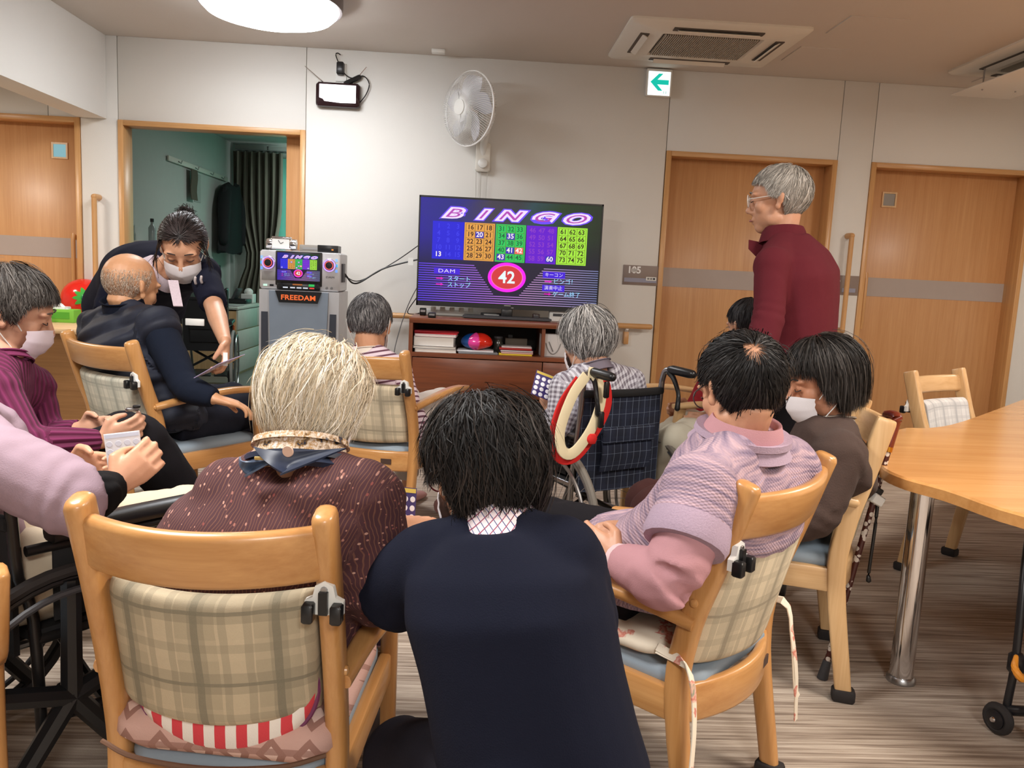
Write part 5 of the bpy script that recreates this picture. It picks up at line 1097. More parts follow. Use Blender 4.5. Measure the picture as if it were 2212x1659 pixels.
            bad = (uu[:, 2] < lim) & (un[:, 1] > ear_y-.05) if hang > 0 else (uu[:, 2] < lim)
            if zcut is not None: bad |= (p[:, 2]/s.hs < zcut+g.uniform(-.008, .008, N))
            nb = bad & alive; last[nb] = k; alive &= ~bad; pts.append(p.copy())
        P = np.stack(pts, 1)                                     # N, steps, 3
        tt = np.linspace(0, 1, steps)[None, :]*(np.maximum(last, 1)[:, None]); i0 = np.clip(tt.astype(int), 0, steps-2); fr = tt-i0; ar = np.arange(N)[:, None]
        P = P[ar, i0]*(1-fr)[..., None]+P[ar, i0+1]*fr[..., None]
        T = np.gradient(P, axis=1); T /= np.maximum(np.linalg.norm(T, axis=2, keepdims=True), 1e-9); U = P/R; U /= np.linalg.norm(U, axis=2, keepdims=True)
        ph = g.uniform(0, 6.28, N)[:, None]; sd = np.cross(T, U); sd /= np.maximum(np.linalg.norm(sd, axis=2, keepdims=True), 1e-9)
        P = P+U*(mess*.5*s.hs*.1*fbm((d*9.).astype(float), 1.6, seed+5)[:, None]*np.linspace(0, 1, steps)[None]**1.5)[..., None]*1.6; P = P+sd*(np.sin(ph+np.linspace(0, 5, steps)[None])*frizz*np.linspace(0, 1, steps)[None])[..., None]+U*(g.normal(size=(N, 1))*frizz*.6*np.linspace(0, 1, steps)[None]**2)[..., None]
        tilt = g.uniform(-.7, .7, N)[:, None, None]; sd = sd*np.cos(tilt)+U*np.sin(tilt); wd = width*s.hs*g.uniform(.6, 1.3, N)[:, None]*np.interp(np.linspace(0, 1, steps), [0, .25, .7, 1], [.7, 1, .8, .12])[None]
        V = np.stack([P-sd*wd[..., None]/2, P+sd*wd[..., None]/2], 2).reshape(-1, 3)
        b = (np.arange(N)[:, None]*steps*2+np.arange(steps-1)[None]*2).reshape(-1); F = np.stack([b, b+1, b+3, b+2], 1)
        mixv = np.clip(.5+.5*fbm(d, 7., seed+4)+g.normal(size=N)*.28, 0, .999)*len(cols); cc = np.array(cols)[np.minimum(mixv.astype(int), len(cols)-1)]*g.uniform(.8, 1.2, N)[:, None]
        CV = np.repeat(cc, steps*2, 0)
        if cap:                                                  # scalp cap under the locks, its colour darkened to paint in depth shade
            nu, nv = 40, 26; cv, ok = [], []
            for j in range(nv+1):
                th = math.pi*j/nv
                for i in range(nu): a = 2*math.pi*i/nu; q = np.array((math.sin(th)*math.cos(a), math.sin(th)*math.sin(a), math.cos(th))); zc_ = zcut*s.hs/R[2] if zcut is not None else -9; ok.append(q[2] > max(zmin(q[1])+.03, zc_)); cv.append(q*R*.975)
            o = len(V); cf = []
            for j in range(nv):
                for i in range(nu):
                    f = (j*nu+i, j*nu+(i+1) % nu, (j+1)*nu+(i+1) % nu, (j+1)*nu+i)
                    if all(ok[q] for q in f) and not (thin is not None and math.acos(max(-1, min(1, float(nrm(cv[f[0]]/R)@c0)))) < thin*.62): cf.append([q+o for q in f])
            if cf: V = np.concatenate([V, np.array(cv)]); F = np.concatenate([F, np.array(cf)]); CV = np.concatenate([CV, np.repeat((np.mean(cols, 0)*.55)[None], len(cv), 0)])
        W_ = hc+V@A.T-s.base; me = bpy.data.meshes.new(name); nv_, nf = len(W_), len(F); me.vertices.add(nv_); me.vertices.foreach_set('co', W_.astype(np.float32).ravel())
        me.loops.add(nf*4); me.polygons.add(nf); me.loops.foreach_set('vertex_index', F.astype(np.int32).ravel()); me.polygons.foreach_set('loop_start', np.arange(0, nf*4, 4, dtype=np.int32)); me.polygons.foreach_set('use_smooth', np.ones(nf, bool)); me.update(calc_edges=True)
        at_ = me.attributes.new('hair_col', 'FLOAT_COLOR', 'POINT'); at_.data.foreach_set('color', np.concatenate([CV, np.ones((nv_, 1))], 1).astype(np.float32).ravel())
        bm = None; return link(name, me, hair_mat('hair_%d' % int(rough*100), rough), s.root)
    def mask(s, low=-.112, rgb=(232, 228, 232), loops=True):
        G = []
        for j in range(9):
            v = j/8; z = -.020+(low+.020)*v; row = []; bul = .016*math.sin(math.pi*min(1, v*1.05))+.012*(1-v)
            for i in range(17):
                u = -1+i/8; a = u*1.22; zz = z-.010*(abs(u)**2)*(1-v)+.020*abs(u)**2*v; nose_ = .014*math.exp(-(u/.22)**2)*(1-v*.8)
                row.append(s.hp(.0655*math.sin(a)*1.06, .022+(.062+bul)*math.cos(a)**.8+nose_+.0018*math.sin(v*19), zz))
            G.append(row)
        m = s.add('face_mask', MB().sheet(G, .0016*s.hs), plain('mask_%d_%d' % rgb[:2], rgb, .8, var=.02, bump=.15, bscale=600), smooth=70)
        if loops:
            for sg in (-1, 1):
                s.add('ear_loop', MB().tube([s.hp(sg*.064, .042, -.034), s.hp(sg*.079, .010, .004), s.hp(sg*.084, -.022, .034), s.hp(sg*.088, -.038, .004), s.hp(sg*.076, -.014, -.042), s.hp(sg*.062, .036, -.09)], .0016*s.hs, 6, smooth=26), WHITE, parent=None)
    def face(s, brow=(60, 50, 46), open_=False):
        for sg in (-1, 1):
            s.add('eyelashes', MB().tube([s.hp(sg*.020, .0905, -.001), s.hp(sg*.033, .0925, -.0055), s.hp(sg*.047, .083, -.001)], .0013*s.hs, 6, smooth=8), plain('lash', (40, 30, 28), .6))
            s.add('eyebrow', MB().tube([s.hp(sg*.016, .0945, .026), s.hp(sg*.033, .0945, .031), s.hp(sg*.052, .080, .024)], [.002*s.hs, .0028*s.hs, .0012*s.hs], 6, smooth=8), plain('brow_%d' % brow[0], brow, .7))
        s.add('lips', MB().tube([s.hp(-.021, .088, -.070), s.hp(0, .0985, -.068), s.hp(.021, .088, -.070)], [.0015*s.hs, .005*s.hs, .0015*s.hs], 8, smooth=10), plain('lip', (160, 96, 84), .5))
    def glasses(s, rgb=(60, 40, 36)):
        g = MB(); m = plain('glasses_%d' % rgb[0], rgb, .3)
        for sg in (-1, 1):
            g.torus(s.hp(sg*.034, .102, .0), s.F[:, 1], .022*s.hs, .0016*s.hs, 20, 6); g.tube([s.hp(sg*.055, .099, .006), s.hp(sg*.075, .055, .008), s.hp(sg*.084, -.02, .012), s.hp(sg*.083, -.042, -.008)], .0017*s.hs, 6, smooth=14)
        g.tube([s.hp(-.012, .105, .004), s.hp(.012, .105, .004)], .0016*s.hs, 6); s.add('glasses', g, m)
    def collar(s, mat, r=.062, h=.05, name='collar', flop=.0, e=0.006, th=.004, z0=-.01, lean=.0):
        nb = s.J['nb']; ax = nrm(s.hp(0, -.025, -.05)-nb); lat = nrm(s.J['shR']-s.J['shL']); lat = nrm(lat-ax*np.dot(lat, ax)); bk = nrm(np.cross(lat, ax)); bk = bk if np.dot(bk, s.backdir()) > 0 else -bk; G = []
        for i in range(33):
            a = 2*math.pi*i/32; row = []
            for v, rr, zz in ((0, r*1.18, z0), (.35, r*1.05, z0+h*.5), (.8, r, z0+h), (1, r*1.02+e, z0+h*1.06), (1.3, r*1.16+e, z0+h*.72), (1.6, r*1.30+e, z0+h*.22-flop)):
                if v > 1 and flop == 0 and v > 1.0: continue
                row.append(nb+lat*rr*s.sc*math.cos(a)+bk*rr*s.sc*.95*math.sin(a)+ax*zz*s.sc-ax*.012*(1-math.sin(a))*.5)
            G.append(row)
        return s.add(name, MB().sheet(G, th), mat, smooth=70)
def card(label, c, x, y, w, h, base=(84, 60, 130), light=(240, 236, 246), cols_=5, rows=5, top=(226, 200, 90)):
    """bingo card: x, y in-plane directions, printed discs as thin geometry"""
    x, y = nrm(x), np.asarray(y, float); y = nrm(y-x*np.dot(x, y)); z = np.cross(x, y); t = thing('bingo_card', label, 'card', c, 0, 'bingo cards held by the players'); M = np.stack([x, y, z], 1)
    MB().box((0, 0, 0), (w, h, .002), M).build('board', plain('card_%d_%d' % base[:2], base, .5), t)
    d = MB()
    for sgn in (1, -1):
        for j in range(rows):
            for i in range(cols_):
                p = M@np.array((w*(-.5+(i+.5)/cols_), h*(-.5+(j+.5)/(rows+.8)), .0014*sgn)); d.lathe([(w/cols_*.36, 0), (w/cols_*.34, .0003)], p, z*sgn, 12)
    tag(d.build('printed_discs', plain('disc_%d' % light[0], light, .5), t), kind='stuff')
    q = MB()
    for sgn in (1, -1): q.box(M@np.array((0, h*.43, .0012*sgn)), (w*.94, h*.10, .0008), M)
    q.build('printed_heading', plain('heading_%d' % top[0], top, .5), t); return t
# ------------------------------------------------------------------ the people, far to near
def lerp(a, b, t): return np.asarray(a)*(1-t)+np.asarray(b)*t
def floor_of(p, z=.075): return np.array((p[0], p[1], z))
def seated(chair_t, seat_z, fwd=.26, knee=.44, spread=.10, nb=None):
    """pelvis, hips, knees and ankles of someone sitting square on a chair"""
    ch, M, f, a = chair_t; f3 = np.array((f[0], f[1], 0)); r3 = np.array((f[1], -f[0], 0)); m = np.array((M[0], M[1], 0)); pel = m-f3*.09+np.array((0, 0, seat_z+.10))
    J = dict(pel=pel)
    for S, k in (('L', -1), ('R', 1)):
        J['hip'+S] = pel+r3*k*.085-np.array((0, 0, .03)); J['kn'+S] = pel+f3*knee+r3*k*spread+np.array((0, 0, -.005)); J['an'+S] = floor_of(J['kn'+S]+f3*.06)
    return J, f3, r3

# --- the standing man in the maroon shirt
J = dict(nb=at(1692, 512, 3.12), shL=at(1668, 575, 2.98), shR=at(1722, 556, 3.26), elL=at(1660, 690, 2.92), elR=at(1655, 700, 3.36), wrL=at(1638, 785, 2.86), wrR=at(1630, 780, 3.3), pel=at(1716, 775, 3.13))
p0 = J['pel']; fM = nrm((-.86, .5, 0)); rM = np.array((.5, .86, 0))
for S, k in (('L', -1), ('R', 1)): J['hip'+S] = p0+rM*k*.085-np.array((0, 0, .04)); J['kn'+S] = np.array((p0[0], p0[1], .46))+rM*k*.09+fM*.03; J['an'+S] = np.array((p0[0], p0[1], .08))+rM*k*.10
pm = Person('man standing in a maroon polo shirt with grey hair, looking left', (198, 150, 122), J, at(1682, 432, 3.12), (-.90, .42, -.08), (-.08, 0, 1), 1.03, .98, hunch=.05, hsc=1.10)
pm.head(); pm.hand('L', (-.5, .2, -.8), (.2, .7, -.2), None, .7); pm.hand('R', (-.5, .2, -.8), (.2, -.7, -.2), None, .7); pm.finish(.0055); pm.face((120, 116, 112))
g = MB(); pm.torso(g, .012, 1.05); [pm.arm(g, S, .016, 0, 1.95, e1=.012) for S in 'LR']; g.tube([pm.J['pel']+np.array((0, 0, .08)), pm.J['pel']+np.array((0, 0, -.10))], [.165, .155], 20)
pm.garment('shirt', fabric('maroon_jersey', (92, 33, 42)), g, .010, 6, .006, 15, seed=3)
pm.collar(fabric('maroon_jersey', (92, 33, 42)), .064, .045, flop=.02)
g = MB(); [pm.leg(g, S, .016, 0, 1.98) for S in 'LR']; g.ell(pm.J['pel']-np.array((0, 0, .02)), (.155, .15, .12)); pm.garment('trousers', fabric('black_trouser', (24, 22, 26)), g, .011, 5, .005)
c = pm.J['nb']+fM*.085-rM*.035-np.array((0, 0, .045)); pm.add('collar_tip', MB().prism([(-.03, .02), (.03, .03), (.035, -.005), (.0, -.045)], c, nrm(fM*.8-rM*.3), nrm((0, 0, 1)+fM*.2), .006), fabric('maroon_jersey', (92, 33, 42)))
pm.shoes((60, 56, 54), fM); pm.glasses((205, 200, 196))
pm.hair([(150, 146, 140), (170, 166, 160), (132, 128, 122), (186, 182, 176)], 5200, .0024, 1.03, (.05, .085), (0, -.35, .93), -.80, .38, -.12, swirl=.4, lift=.05, ear_y=-.10, seed=4)

# --- the hidden person on the far chair near the door
J, f3, r3 = seated(chP, .46, spread=.08); J.update(nb=at(1608, 765, 3.55)); J['nb'][2] = .93; q = J['nb']
J.update(shL=q-r3*.15-np.array((0, 0, .06)), shR=q+r3*.15-np.array((0, 0, .06))); J['elL'] = J['shL']+np.array((.02, -.04, -.26)); J['elR'] = J['shR']+np.array((.02, .04, -.26)); J['wrL'] = J['elL']+f3*.20+r3*.06; J['wrR'] = J['elR']+f3*.20-r3*.06
pel_ = J['pel']; J['knL'], J['knR'] = at(1462, 955, 3.30), at(1448, 950, 3.48); J['anL'], J['anR'] = floor_of(J['knL']+f3*.03), floor_of(J['knR']+f3*.03)
pp = Person('person with dark hair and beige trousers seated behind the standing man', (196, 150, 122), J, at(1616, 704, 3.56), (-.35, .9, -.22), (0, 0, 1), 1.0)
pp.head(); pp.hand('L', f3, r3, None, .6); pp.hand('R', f3, -r3, None, .6); pp.finish(.006)
g = MB(); pp.torso(g, .012); [pp.arm(g, S, .014, 0, 1.95) for S in 'LR']; pp.garment('sweater', fabric('deep_red_knit', (128, 28, 34)), g, .012, 5)
g = MB(); [pp.leg(g, S, .022, 0, 1.95) for S in 'LR']; g.ell(pel_, (.16, .15, .11)); pp.garment('trousers', fabric('beige_trouser', (196, 190, 172)), g, .012, 5, .006)
pp.shoes((120, 114, 108)); pp.hair([(26, 24, 26), (44, 42, 44), (60, 58, 60)], 2200, .0034, 1.05, (.06, .10), nape=-.8, front=.36, seed=8)

# --- the caregiver bending over at left
J = dict(nb=at(348, 588, 3.50), shL=at(440, 592, 3.52), shR=at(262, 598, 3.55), elL=at(464, 668, 3.36), elR=at(232, 690, 3.52), wrL=at(486, 738, 3.14), wrR=at(262, 745, 3.36), pel=at(290, 655, 4.02))
p0 = J['pel']; fC = nrm((.16, -.98, 0)); rC = np.array((-.98, -.16, 0))
for S, k in (('L', -1), ('R', 1)): J['hip'+S] = p0+rC*k*.09-np.array((0, 0, .05)); J['kn'+S] = np.array((p0[0], p0[1], .47))+rC*k*.11+fC*.06; J['an'+S] = np.array((p0[0], p0[1], .08))+rC*k*.12
pc = Person('caregiver in a navy tunic and white mask bending down with a card', (206, 158, 128), J, at(396, 532, 3.42), (.16, -.78, -.58), (.10, -.5, .80), 1.06, 1.24, hunch=.07, hsc=1.14)
pc.head(); tips = pc.hand('L', (.15, -.45, -.85), (-.85, -.25, -.1), (.25, -.85, .4), .75, thumb=.9); pc.hand('R', (.2, -.5, -.8), (.8, -.2, 0), None, .6); pc.finish(.0048)
g = MB(); pc.torso(g, .014, 1.05); pc.arm(g, 'L', .010, 0, .86, e1=.018); pc.arm(g, 'R', .018, 0, .86, e1=.024); g.tube([p0+np.array((0, .03, .0)), p0-np.array((0, 0, .16))], [.175, .17], 20)
NAVY = fabric('navy_tunic', (24, 26, 42)); pc.garment('tunic', NAVY, g, .010, 6, .006, 14, seed=5)
g = MB(); [pc.leg(g, S, .018, 0, 1.97) for S in 'LR']; g.ell(p0-np.array((0, 0, .06)), (.17, .14, .12)); pc.garment('trousers', fabric('black_trouser', (24, 22, 26)), g, .012, 5)
LILAC = plain('lilac_check', (206, 190, 200), .8, var=.2, scale=160)
pc.collar(LILAC, .060, .035, flop=.015)
for sg, l in ((-1, .085), (1, .085)): pass
pk = []
for i in range(8):
    c = lerp(at(374, 606, 3.36), at(385, 662, 3.30), i/7); pk.append([c+np.array(((-.018+.036*j/3)*(1.1-.1*i/7), -.003*math.cos(j), 0)) for j in range(4)])
pc.add('placket', MB().sheet(pk, .006), LILAC)
for px, py in ((421, 606), (434, 604)): c = at(px, py, 3.36); pc.add('pen', MB().tube([c+np.array((0, .01, -.012)), c, c+np.array((.003, -.004, .012))], .0055, 8, round_caps=True), plain('pen_silver', (206, 196, 196), .3))
c = at(421, 696, 3.28); pc.add('name_tag', MB().box(c, (.075, .006, .028), bev=.002), WHITE)
pc.shoes((230, 230, 230), fC); pc.face((46, 38, 36)); pc.mask()
pc.hair([(20, 16, 16), (34, 28, 28), (52, 44, 44), (70, 62, 62)], 4200, .0028, 1.04, (.07, .12), (0, .75, .66), -.62, .46, -.25, swirl=.12, lift=.03, seed=12, rough=.3, ear_y=-.05)
bun = pc.hp(-.0, -.122, .06); bm2 = MB(); rg = np.random.default_rng(4)
bm2.ell(bun, (.034, .034, .034), None, 14, 10)
for k in range(90):
    v = nrm(rg.normal(size=3)); w_ = nrm(np.cross(v, rg.normal(size=3))); bm2.tube([bun+.036*(v*math.cos(a)+w_*math.sin(a)) for a in np.linspace(0, 2.2, 6)]+[bun+.05*nrm(-v+w_*.3)], [.0022, .0022, .002, .0008], 4)
pc.add('hair_bun', bm2, plain('bun_black', (26, 22, 22), .35))
for S, sg in (('l', -1), ('r', 1)):
    sd_b = MB()
    for k in range(16): a = pc.hp(sg*(.070+.004*rg.normal()), .04+.02*rg.normal(), .05); sd_b.tube([a, pc.hp(sg*.090, .055+.01*rg.normal(), .0), pc.hp(sg*(.098+.012*rg.normal()), .06+.012*rg.normal(), -.05+.02*rg.normal())], [.0016, .0016, .0006], 4, smooth=7)
    pc.add('loose_lock', sd_b, plain('bun_black', (26, 22, 22), .35))
hn = pc.lm['pinchL']; card('pale bingo card in the bending caregiver\'s hand', hn+np.array((.03, -.02, -.01)), (.80, -.35, .48), (.30, .92, .12), .13, .16, (186, 172, 212), (236, 232, 246))
cc_ = MB().box(at(487, 776, 3.05), (.016, .004, .05)).build('paper_slip', WHITE, origin=at(487, 790, 3.05)); tag(cc_, 'small white slip hanging below the bending caregiver\'s card', 'paper')

# --- the bald man in the navy vest
J, f3, r3 = seated(chD, .45, spread=.12); J.update(nb=at(272, 672, 3.32), shL=at(212, 708, 3.45), shR=at(342, 708, 3.18), elL=at(200, 800, 3.48), elR=at(400, 838, 3.06), wrL=at(300, 860, 3.45), wrR=at(466, 862, 3.04))
pd = Person('bald man in a navy quilted vest seated in the chair by the desk', (208, 158, 120), J, at(282, 620, 3.32), (.50, .84, -.16), (.1, .1, 1), 1.05, 1.12, hunch=.05, hsc=1.16)
pd.head(); pd.hand('R', (.9, .3, -.25), (0, 0, -1), (-.2, .9, 0), .45); pd.hand('L', (.7, .7, -.1), (0, 0, -1), None, .5); pd.finish(.0048); pd.face((130, 124, 118))
g = MB(); pd.torso(g, .014, 1.02); [pd.arm(g, S, .020, 0, 1.97, e1=.012) for S in 'LR']; pd.garment('jacket', fabric('midnight_fleece', (24, 30, 44)), g, .010, 6, .005, 16, seed=7)
g = MB(); pd.torso(g, .026, 1.03)
def quilt(t, u, v): n = t.noise(t.coord(), 18, 2); t.col(t.mix(n, srgb(20, 24, 38), srgb(34, 40, 58))); t.bump(t.math('SINE', t.math('MULTIPLY', v, 70.)), .6, .02)
vm = pd.garment('vest', uv_fabric('navy_quilt', quilt, .7), g, .010, 5, .004, 20, seed=8)
co = get_co(vm.data); uvv = pd.cloth_uv(co+pd.base); set_co(vm.data, co+get_no(vm.data)*(.010*np.abs(np.sin(uvv[:, 1]*math.pi/.085)))[:, None]-get_no(vm.data)*.006)
pd.collar(fabric('navy_vest_collar', (22, 26, 40)), .076, .066)
g = MB(); [pd.leg(g, S, .018, 0, 1.97) for S in 'LR']; g.ell(J['pel']-f3*.0, (.17, .16, .11)); pd.garment('trousers', fabric('dark_pinstripe', (34, 36, 46)), g, .011, 5, .006)
pd.shoes((150, 150, 152), f3)
pd.hair([(186, 166, 146), (160, 142, 126), (206, 192, 176)], 3200, .0012, 1.0, (.010, .02), (0, -.1, .99), -.80, .97, -.35, swirl=.5, lift=.0, cap=False, thin=1.55, frizz=.001, ear_y=-.02, R=(.0775, .098, .0855), seed=15)

# --- the man in the striped shirt
J, f3, r3 = seated(chS, .45); J.update(nb=at(798, 760, 3.52), shL=at(735, 797, 3.56), shR=at(856, 802, 3.46), elL=at(712, 890, 3.55), elR=at(886, 895, 3.42), wrL=at(745, 940, 3.66), wrR=at(915, 945, 3.50))
ps = Person('man with short grey hair in a striped shirt facing the karaoke machine', (206, 156, 124), J, at(799, 701, 3.55), (.10, .97, -.22), (0, .12, 1), 1.0, 1.0, hunch=.04, hsc=1.10)
ps.head(); ps.hand('R', (.3, .9, -.2), (0, 0, -1), None, .5); ps.hand('L', (.3, .9, -.2), (0, 0, -1), None, .5); ps.finish(.0055)
def stripe_fn(t, u, v): t.col(t.mix(t.pulse(v, .022, 0, .008), srgb(226, 208, 220), srgb(104, 66, 84)))
g = MB(); ps.torso(g, .014, 1.05); [ps.arm(g, S, .018, 0, 1.9) for S in 'LR']; ps.garment('striped_shirt', uv_fabric('plum_stripes', stripe_fn), g, .009, 6, .004, 16, seed=11)
ps.collar(plain('cream_rib', (222, 212, 200), .85), .060, .03)
g = MB(); [ps.leg(g, S, .018, 0, 1.85) for S in 'LR']; g.ell(J['pel'], (.16, .15, .11)); ps.garment('trousers', fabric('pale_trouser', (196, 186, 178)), g, .012, 5)
ps.shoes((176, 130, 126), f3, 'slipper'); ps.mask()
ps.hair([(70, 68, 70), (92, 90, 92), (112, 110, 112), (58, 56, 58), (140, 138, 138)], 5200, .0024, 1.04, (.045, .075), (.0, -.15, .98), -.60, .42, -.05, swirl=.5, lift=.06, seed=17, ear_y=-.22)

# --- the woman in the wheelchair
fb = fB; rb = rB; seatB = mB+np.array((0, 0, .47)); J = dict(pel=seatB+fB*.02+np.array((0, 0, .05)), nb=at(1288, 795, 3.13), shL=at(1222, 842, 3.10), shR=at(1358, 830, 3.25), elL=at(1207, 925, 3.08), elR=at(1385, 930, 3.30), wrL=at(1190, 893, 3.22), wrR=at(1245, 905, 3.32))
for S, k in (('L', -1), ('R', 1)): J['hip'+S] = J['pel']+rB*k*.085-np.array((0, 0, .03)); J['kn'+S] = J['pel']+fB*.44+rB*k*.09; J['an'+S] = J['kn'+S]*np.array((1, 1, 0))+fB*.05+np.array((0, 0, .17))
pw = Person('woman with grey bobbed hair in a checked blouse in the tartan wheelchair', (206, 160, 134), J, at(1268, 738, 3.16), (-.52, .80, -.30), (0, 0, 1), .97, .98, hunch=.05, hsc=1.06)
pw.head(); pw.hand('L', (-.35, .55, .75), (.75, .45, .1), (.1, .45, -.2), .8, thumb=.7); pw.hand('R', (-.8, .4, .2), (-.2, -.3, .9), None, .5); pw.finish(.0048); pw.mask(); pw.face((90, 86, 84))
def check_fn(t, u, v): a = t.pulse(u, .018, 0, .009); b = t.pulse(v, .018, 0, .009); t.col(t.mix(t.math('MULTIPLY', t.math('ADD', a, b), .5), srgb(206, 206, 216), srgb(112, 104, 116)))
g = MB(); pw.torso(g, .014, 1.02); [pw.arm(g, S, .020, 0, 1.9, e1=.016) for S in 'LR']; pw.garment('checked_blouse', uv_fabric('grey_check', check_fn), g, .009, 6, .005, 15, seed=13)
pw.collar(uv_fabric('grey_check', check_fn), .058, .035)
g = MB(); [pw.leg(g, S, .018, 0, 1.95) for S in 'LR']; g.ell(J['pel'], (.15, .15, .10)); pw.garment('trousers', fabric('charcoal_trouser', (50, 48, 54)), g, .012, 5)
pw.shoes((90, 70, 76), fB)
pw.hair([(150, 148, 146), (112, 110, 110), (190, 188, 186), (80, 78, 78), (208, 206, 204)], 7000, .0024, 1.13, (.09, .15), (0, -.1, .99), -.90, .34, -.45, hang=.2, swirl=.55, lift=.07, mess=.10, fly=.03, seed=21, ear_y=.0, frizz=.006)
card('dark bingo card held by the woman in the checked blouse', at(1178, 834, 3.20), (.86, .1, -.30), (.12, .55, .82), .10, .11, (58, 44, 110), (240, 238, 246), 4, 4)

# --- the woman in magenta at the left edge
J, f3, r3 = seated(chM, .40, spread=.09); J.update(nb=at(8, 772, 2.34), shL=at(70, 838, 2.50), shR=at(-8, 850, 2.20), elL=at(105, 948, 2.52), elR=at(62, 962, 2.16), wrL=at(172, 928, 2.46), wrR=at(218, 952, 2.30), knR=at(296, 955, 2.42), knL=at(270, 945, 2.58), anR=at(408, 1082, 2.58), anL=at(385, 1060, 2.78))
J['anR'][2] = max(J['anR'][2], .10); J['pel'] = at(-30, 1010, 2.30); J['pel'][2] = .50
f_m = nrm(J['knR']-J['pel']); f_m = nrm(f_m*np.array((1, 1, 0)))
pg = Person('woman in a magenta ribbed sweater and white mask at the left edge', (204, 156, 130), J, at(28, 672, 2.36), (.90, .32, -.30), (.25, 0, 1), 1.0, 1.0, hunch=.06, hsc=1.08)
pg.head(); pg.hand('R', (.80, .25, .30), (-.2, .8, .3), (.1, .2, 1), .75, thumb=.6); pg.hand('L', (.8, -.1, .12), (.3, -.9, .1), (.1, 0, 1), .7, thumb=.6); pg.finish(.0045); pg.face((80, 66, 60)); pg.mask(rgb=(226, 212, 222))
def rib_fn(t, u, v): s_ = t.math('SINE', t.math('MULTIPLY', u, 330.)); t.col(t.mix(t.math('MULTIPLY', t.math('ADD', s_, 1.), .5), srgb(88, 20, 56), srgb(114, 32, 78))); t.bump(s_, .5, .012)
g = MB(); pg.torso(g, .012, 1.02); [pg.arm(g, S, .012, 0, 1.97, e1=.009) for S in 'LR']; pg.garment('ribbed_sweater', uv_fabric('magenta_rib', rib_fn), g, .008, 5, .004, 16, seed=15)
pg.collar(uv_fabric('magenta_rib', rib_fn), .066, .02)
g = MB(); [pg.leg(g, S, .020, 0, 1.78, e1=.026) for S in 'LR']; g.ell(J['pel'], (.16, .16, .11)); pg.garment('trousers', fabric('black_trouser', (24, 22, 26)), g, .010, 5, .005)
for S in 'LR':
    a = lerp(J['kn'+S], J['an'+S], .84); pg.add('sock', MB().tube([a, J['an'+S], J['an'+S]+nrm(J['an'+S]-a)*.02], [.040, .042, .036], 12, round_caps=True), plain('lilac_sock', (206, 190, 206), .9))
    d = nrm((J['an'+S]-J['kn'+S])*np.array((1, 1, .2))); pg.add('slipper', MB().tube([J['an'+S]-d*.04, J['an'+S]+d*.05-np.array((0, 0, .02)), J['an'+S]+d*.13-np.array((0, 0, .045))], [.042, .046, .034], 14, round_caps=True), plain('beige_slipper', (206, 194, 180), .9))
pg.hair([(52, 47, 44), (66, 61, 57), (80, 75, 71), (44, 39, 36), (98, 92, 88)], 6500, .0023, 1.07, (.08, .13), (0, -.3, .95), -.86, .34, -.30, swirl=.5, lift=.06, fringe=.04, mess=.08, fly=.02, seed=23, ear_y=-.12)
hb = thing('hair_clip_tool', 'small silver clip between the magenta woman\'s fingers', 'clip', pg.lm['pinchR']+np.array((.01, -.01, .012))); MB().box((0, 0, 0), (.035, .014, .012), rotz(.5), .003).build('jaw', STEEL, hb); MB().box((.012, .0, .009), (.02, .014, .008), rotz(.5), .002).build('lever', BLACK, hb)

# --- the person in the mauve shirt in the black wheelchair, head beyond the picture
J = dict(nb=at(-82, 905, 1.68), shR=at(2, 1000, 1.58), shL=at(-30, 930, 1.90), elR=at(168, 1082, 1.58), elL=at(30, 1040, 1.92), wrR=at(248, 1050, 1.70), wrL=at(148, 1006, 1.90), pel=at(-95, 1300, 1.72), knR=at(395, 1140, 1.92), knL=at(405, 1105, 2.10))
J['pel'][2] = .52; J['knR'][2] = .52; J['knL'][2] = .52; fv = nrm((J['knR']-J['pel'])*np.array((1, 1, 0))); J['anR'], J['anL'] = floor_of(J['knR']+fv*.06, .17), floor_of(J['knL']+fv*.06, .17)
pv = Person('person in a mauve shirt with black undersleeves holding a white card, head out of frame', (208, 156, 126), J, at(-134, 790, 1.70), (.75, .55, -.35), (0, 0, 1), 1.0, 1.0, hunch=.05)
pv.head(); pv.hand('R', (.55, .45, .55), (-.35, .75, -.1), (-.5, .2, .6), .85, thumb=.7); pv.hand('L', (.9, -.15, .05), (.25, -.95, .0), (0, .1, 1), .65, thumb=.5); pv.finish(.004)
MAUVE = fabric('mauve_shirting', (158, 136, 148))
g = MB(); pv.torso(g, .018, 1.05); [pv.arm(g, S, .030, 0, 1.12, e1=.034) for S in 'LR']; pv.garment('mauve_shirt', MAUVE, g, .008, 5, .008, 15, seed=19)
for S in 'LR': g = MB(); pv.arm(g, S, .013, .9, 1.93, e1=.012); pv.garment('undersleeve', fabric('black_jersey', (20, 19, 21)), g, .007, 4, .005, 30, seed=20)
g = MB(); [pv.leg(g, S, .020, 0, 1.95) for S in 'LR']; g.ell(J['pel'], (.17, .16, .11)); pv.garment('trousers', fabric('sand_trouser', (206, 190, 166)), g, .011, 5, .006)
pv.shoes((70, 66, 64), fv); pv.hair([(170, 168, 166), (140, 138, 136)], 1200, .004, 1.05, (.06, .09), seed=25)
card('white printed card in the hands of the person in the mauve shirt', at(268, 975, 1.79), (.90, .28, .10), (.25, .1, .95), .072, .085, (238, 240, 246), (222, 226, 240), 4, 4, (214, 222, 240))

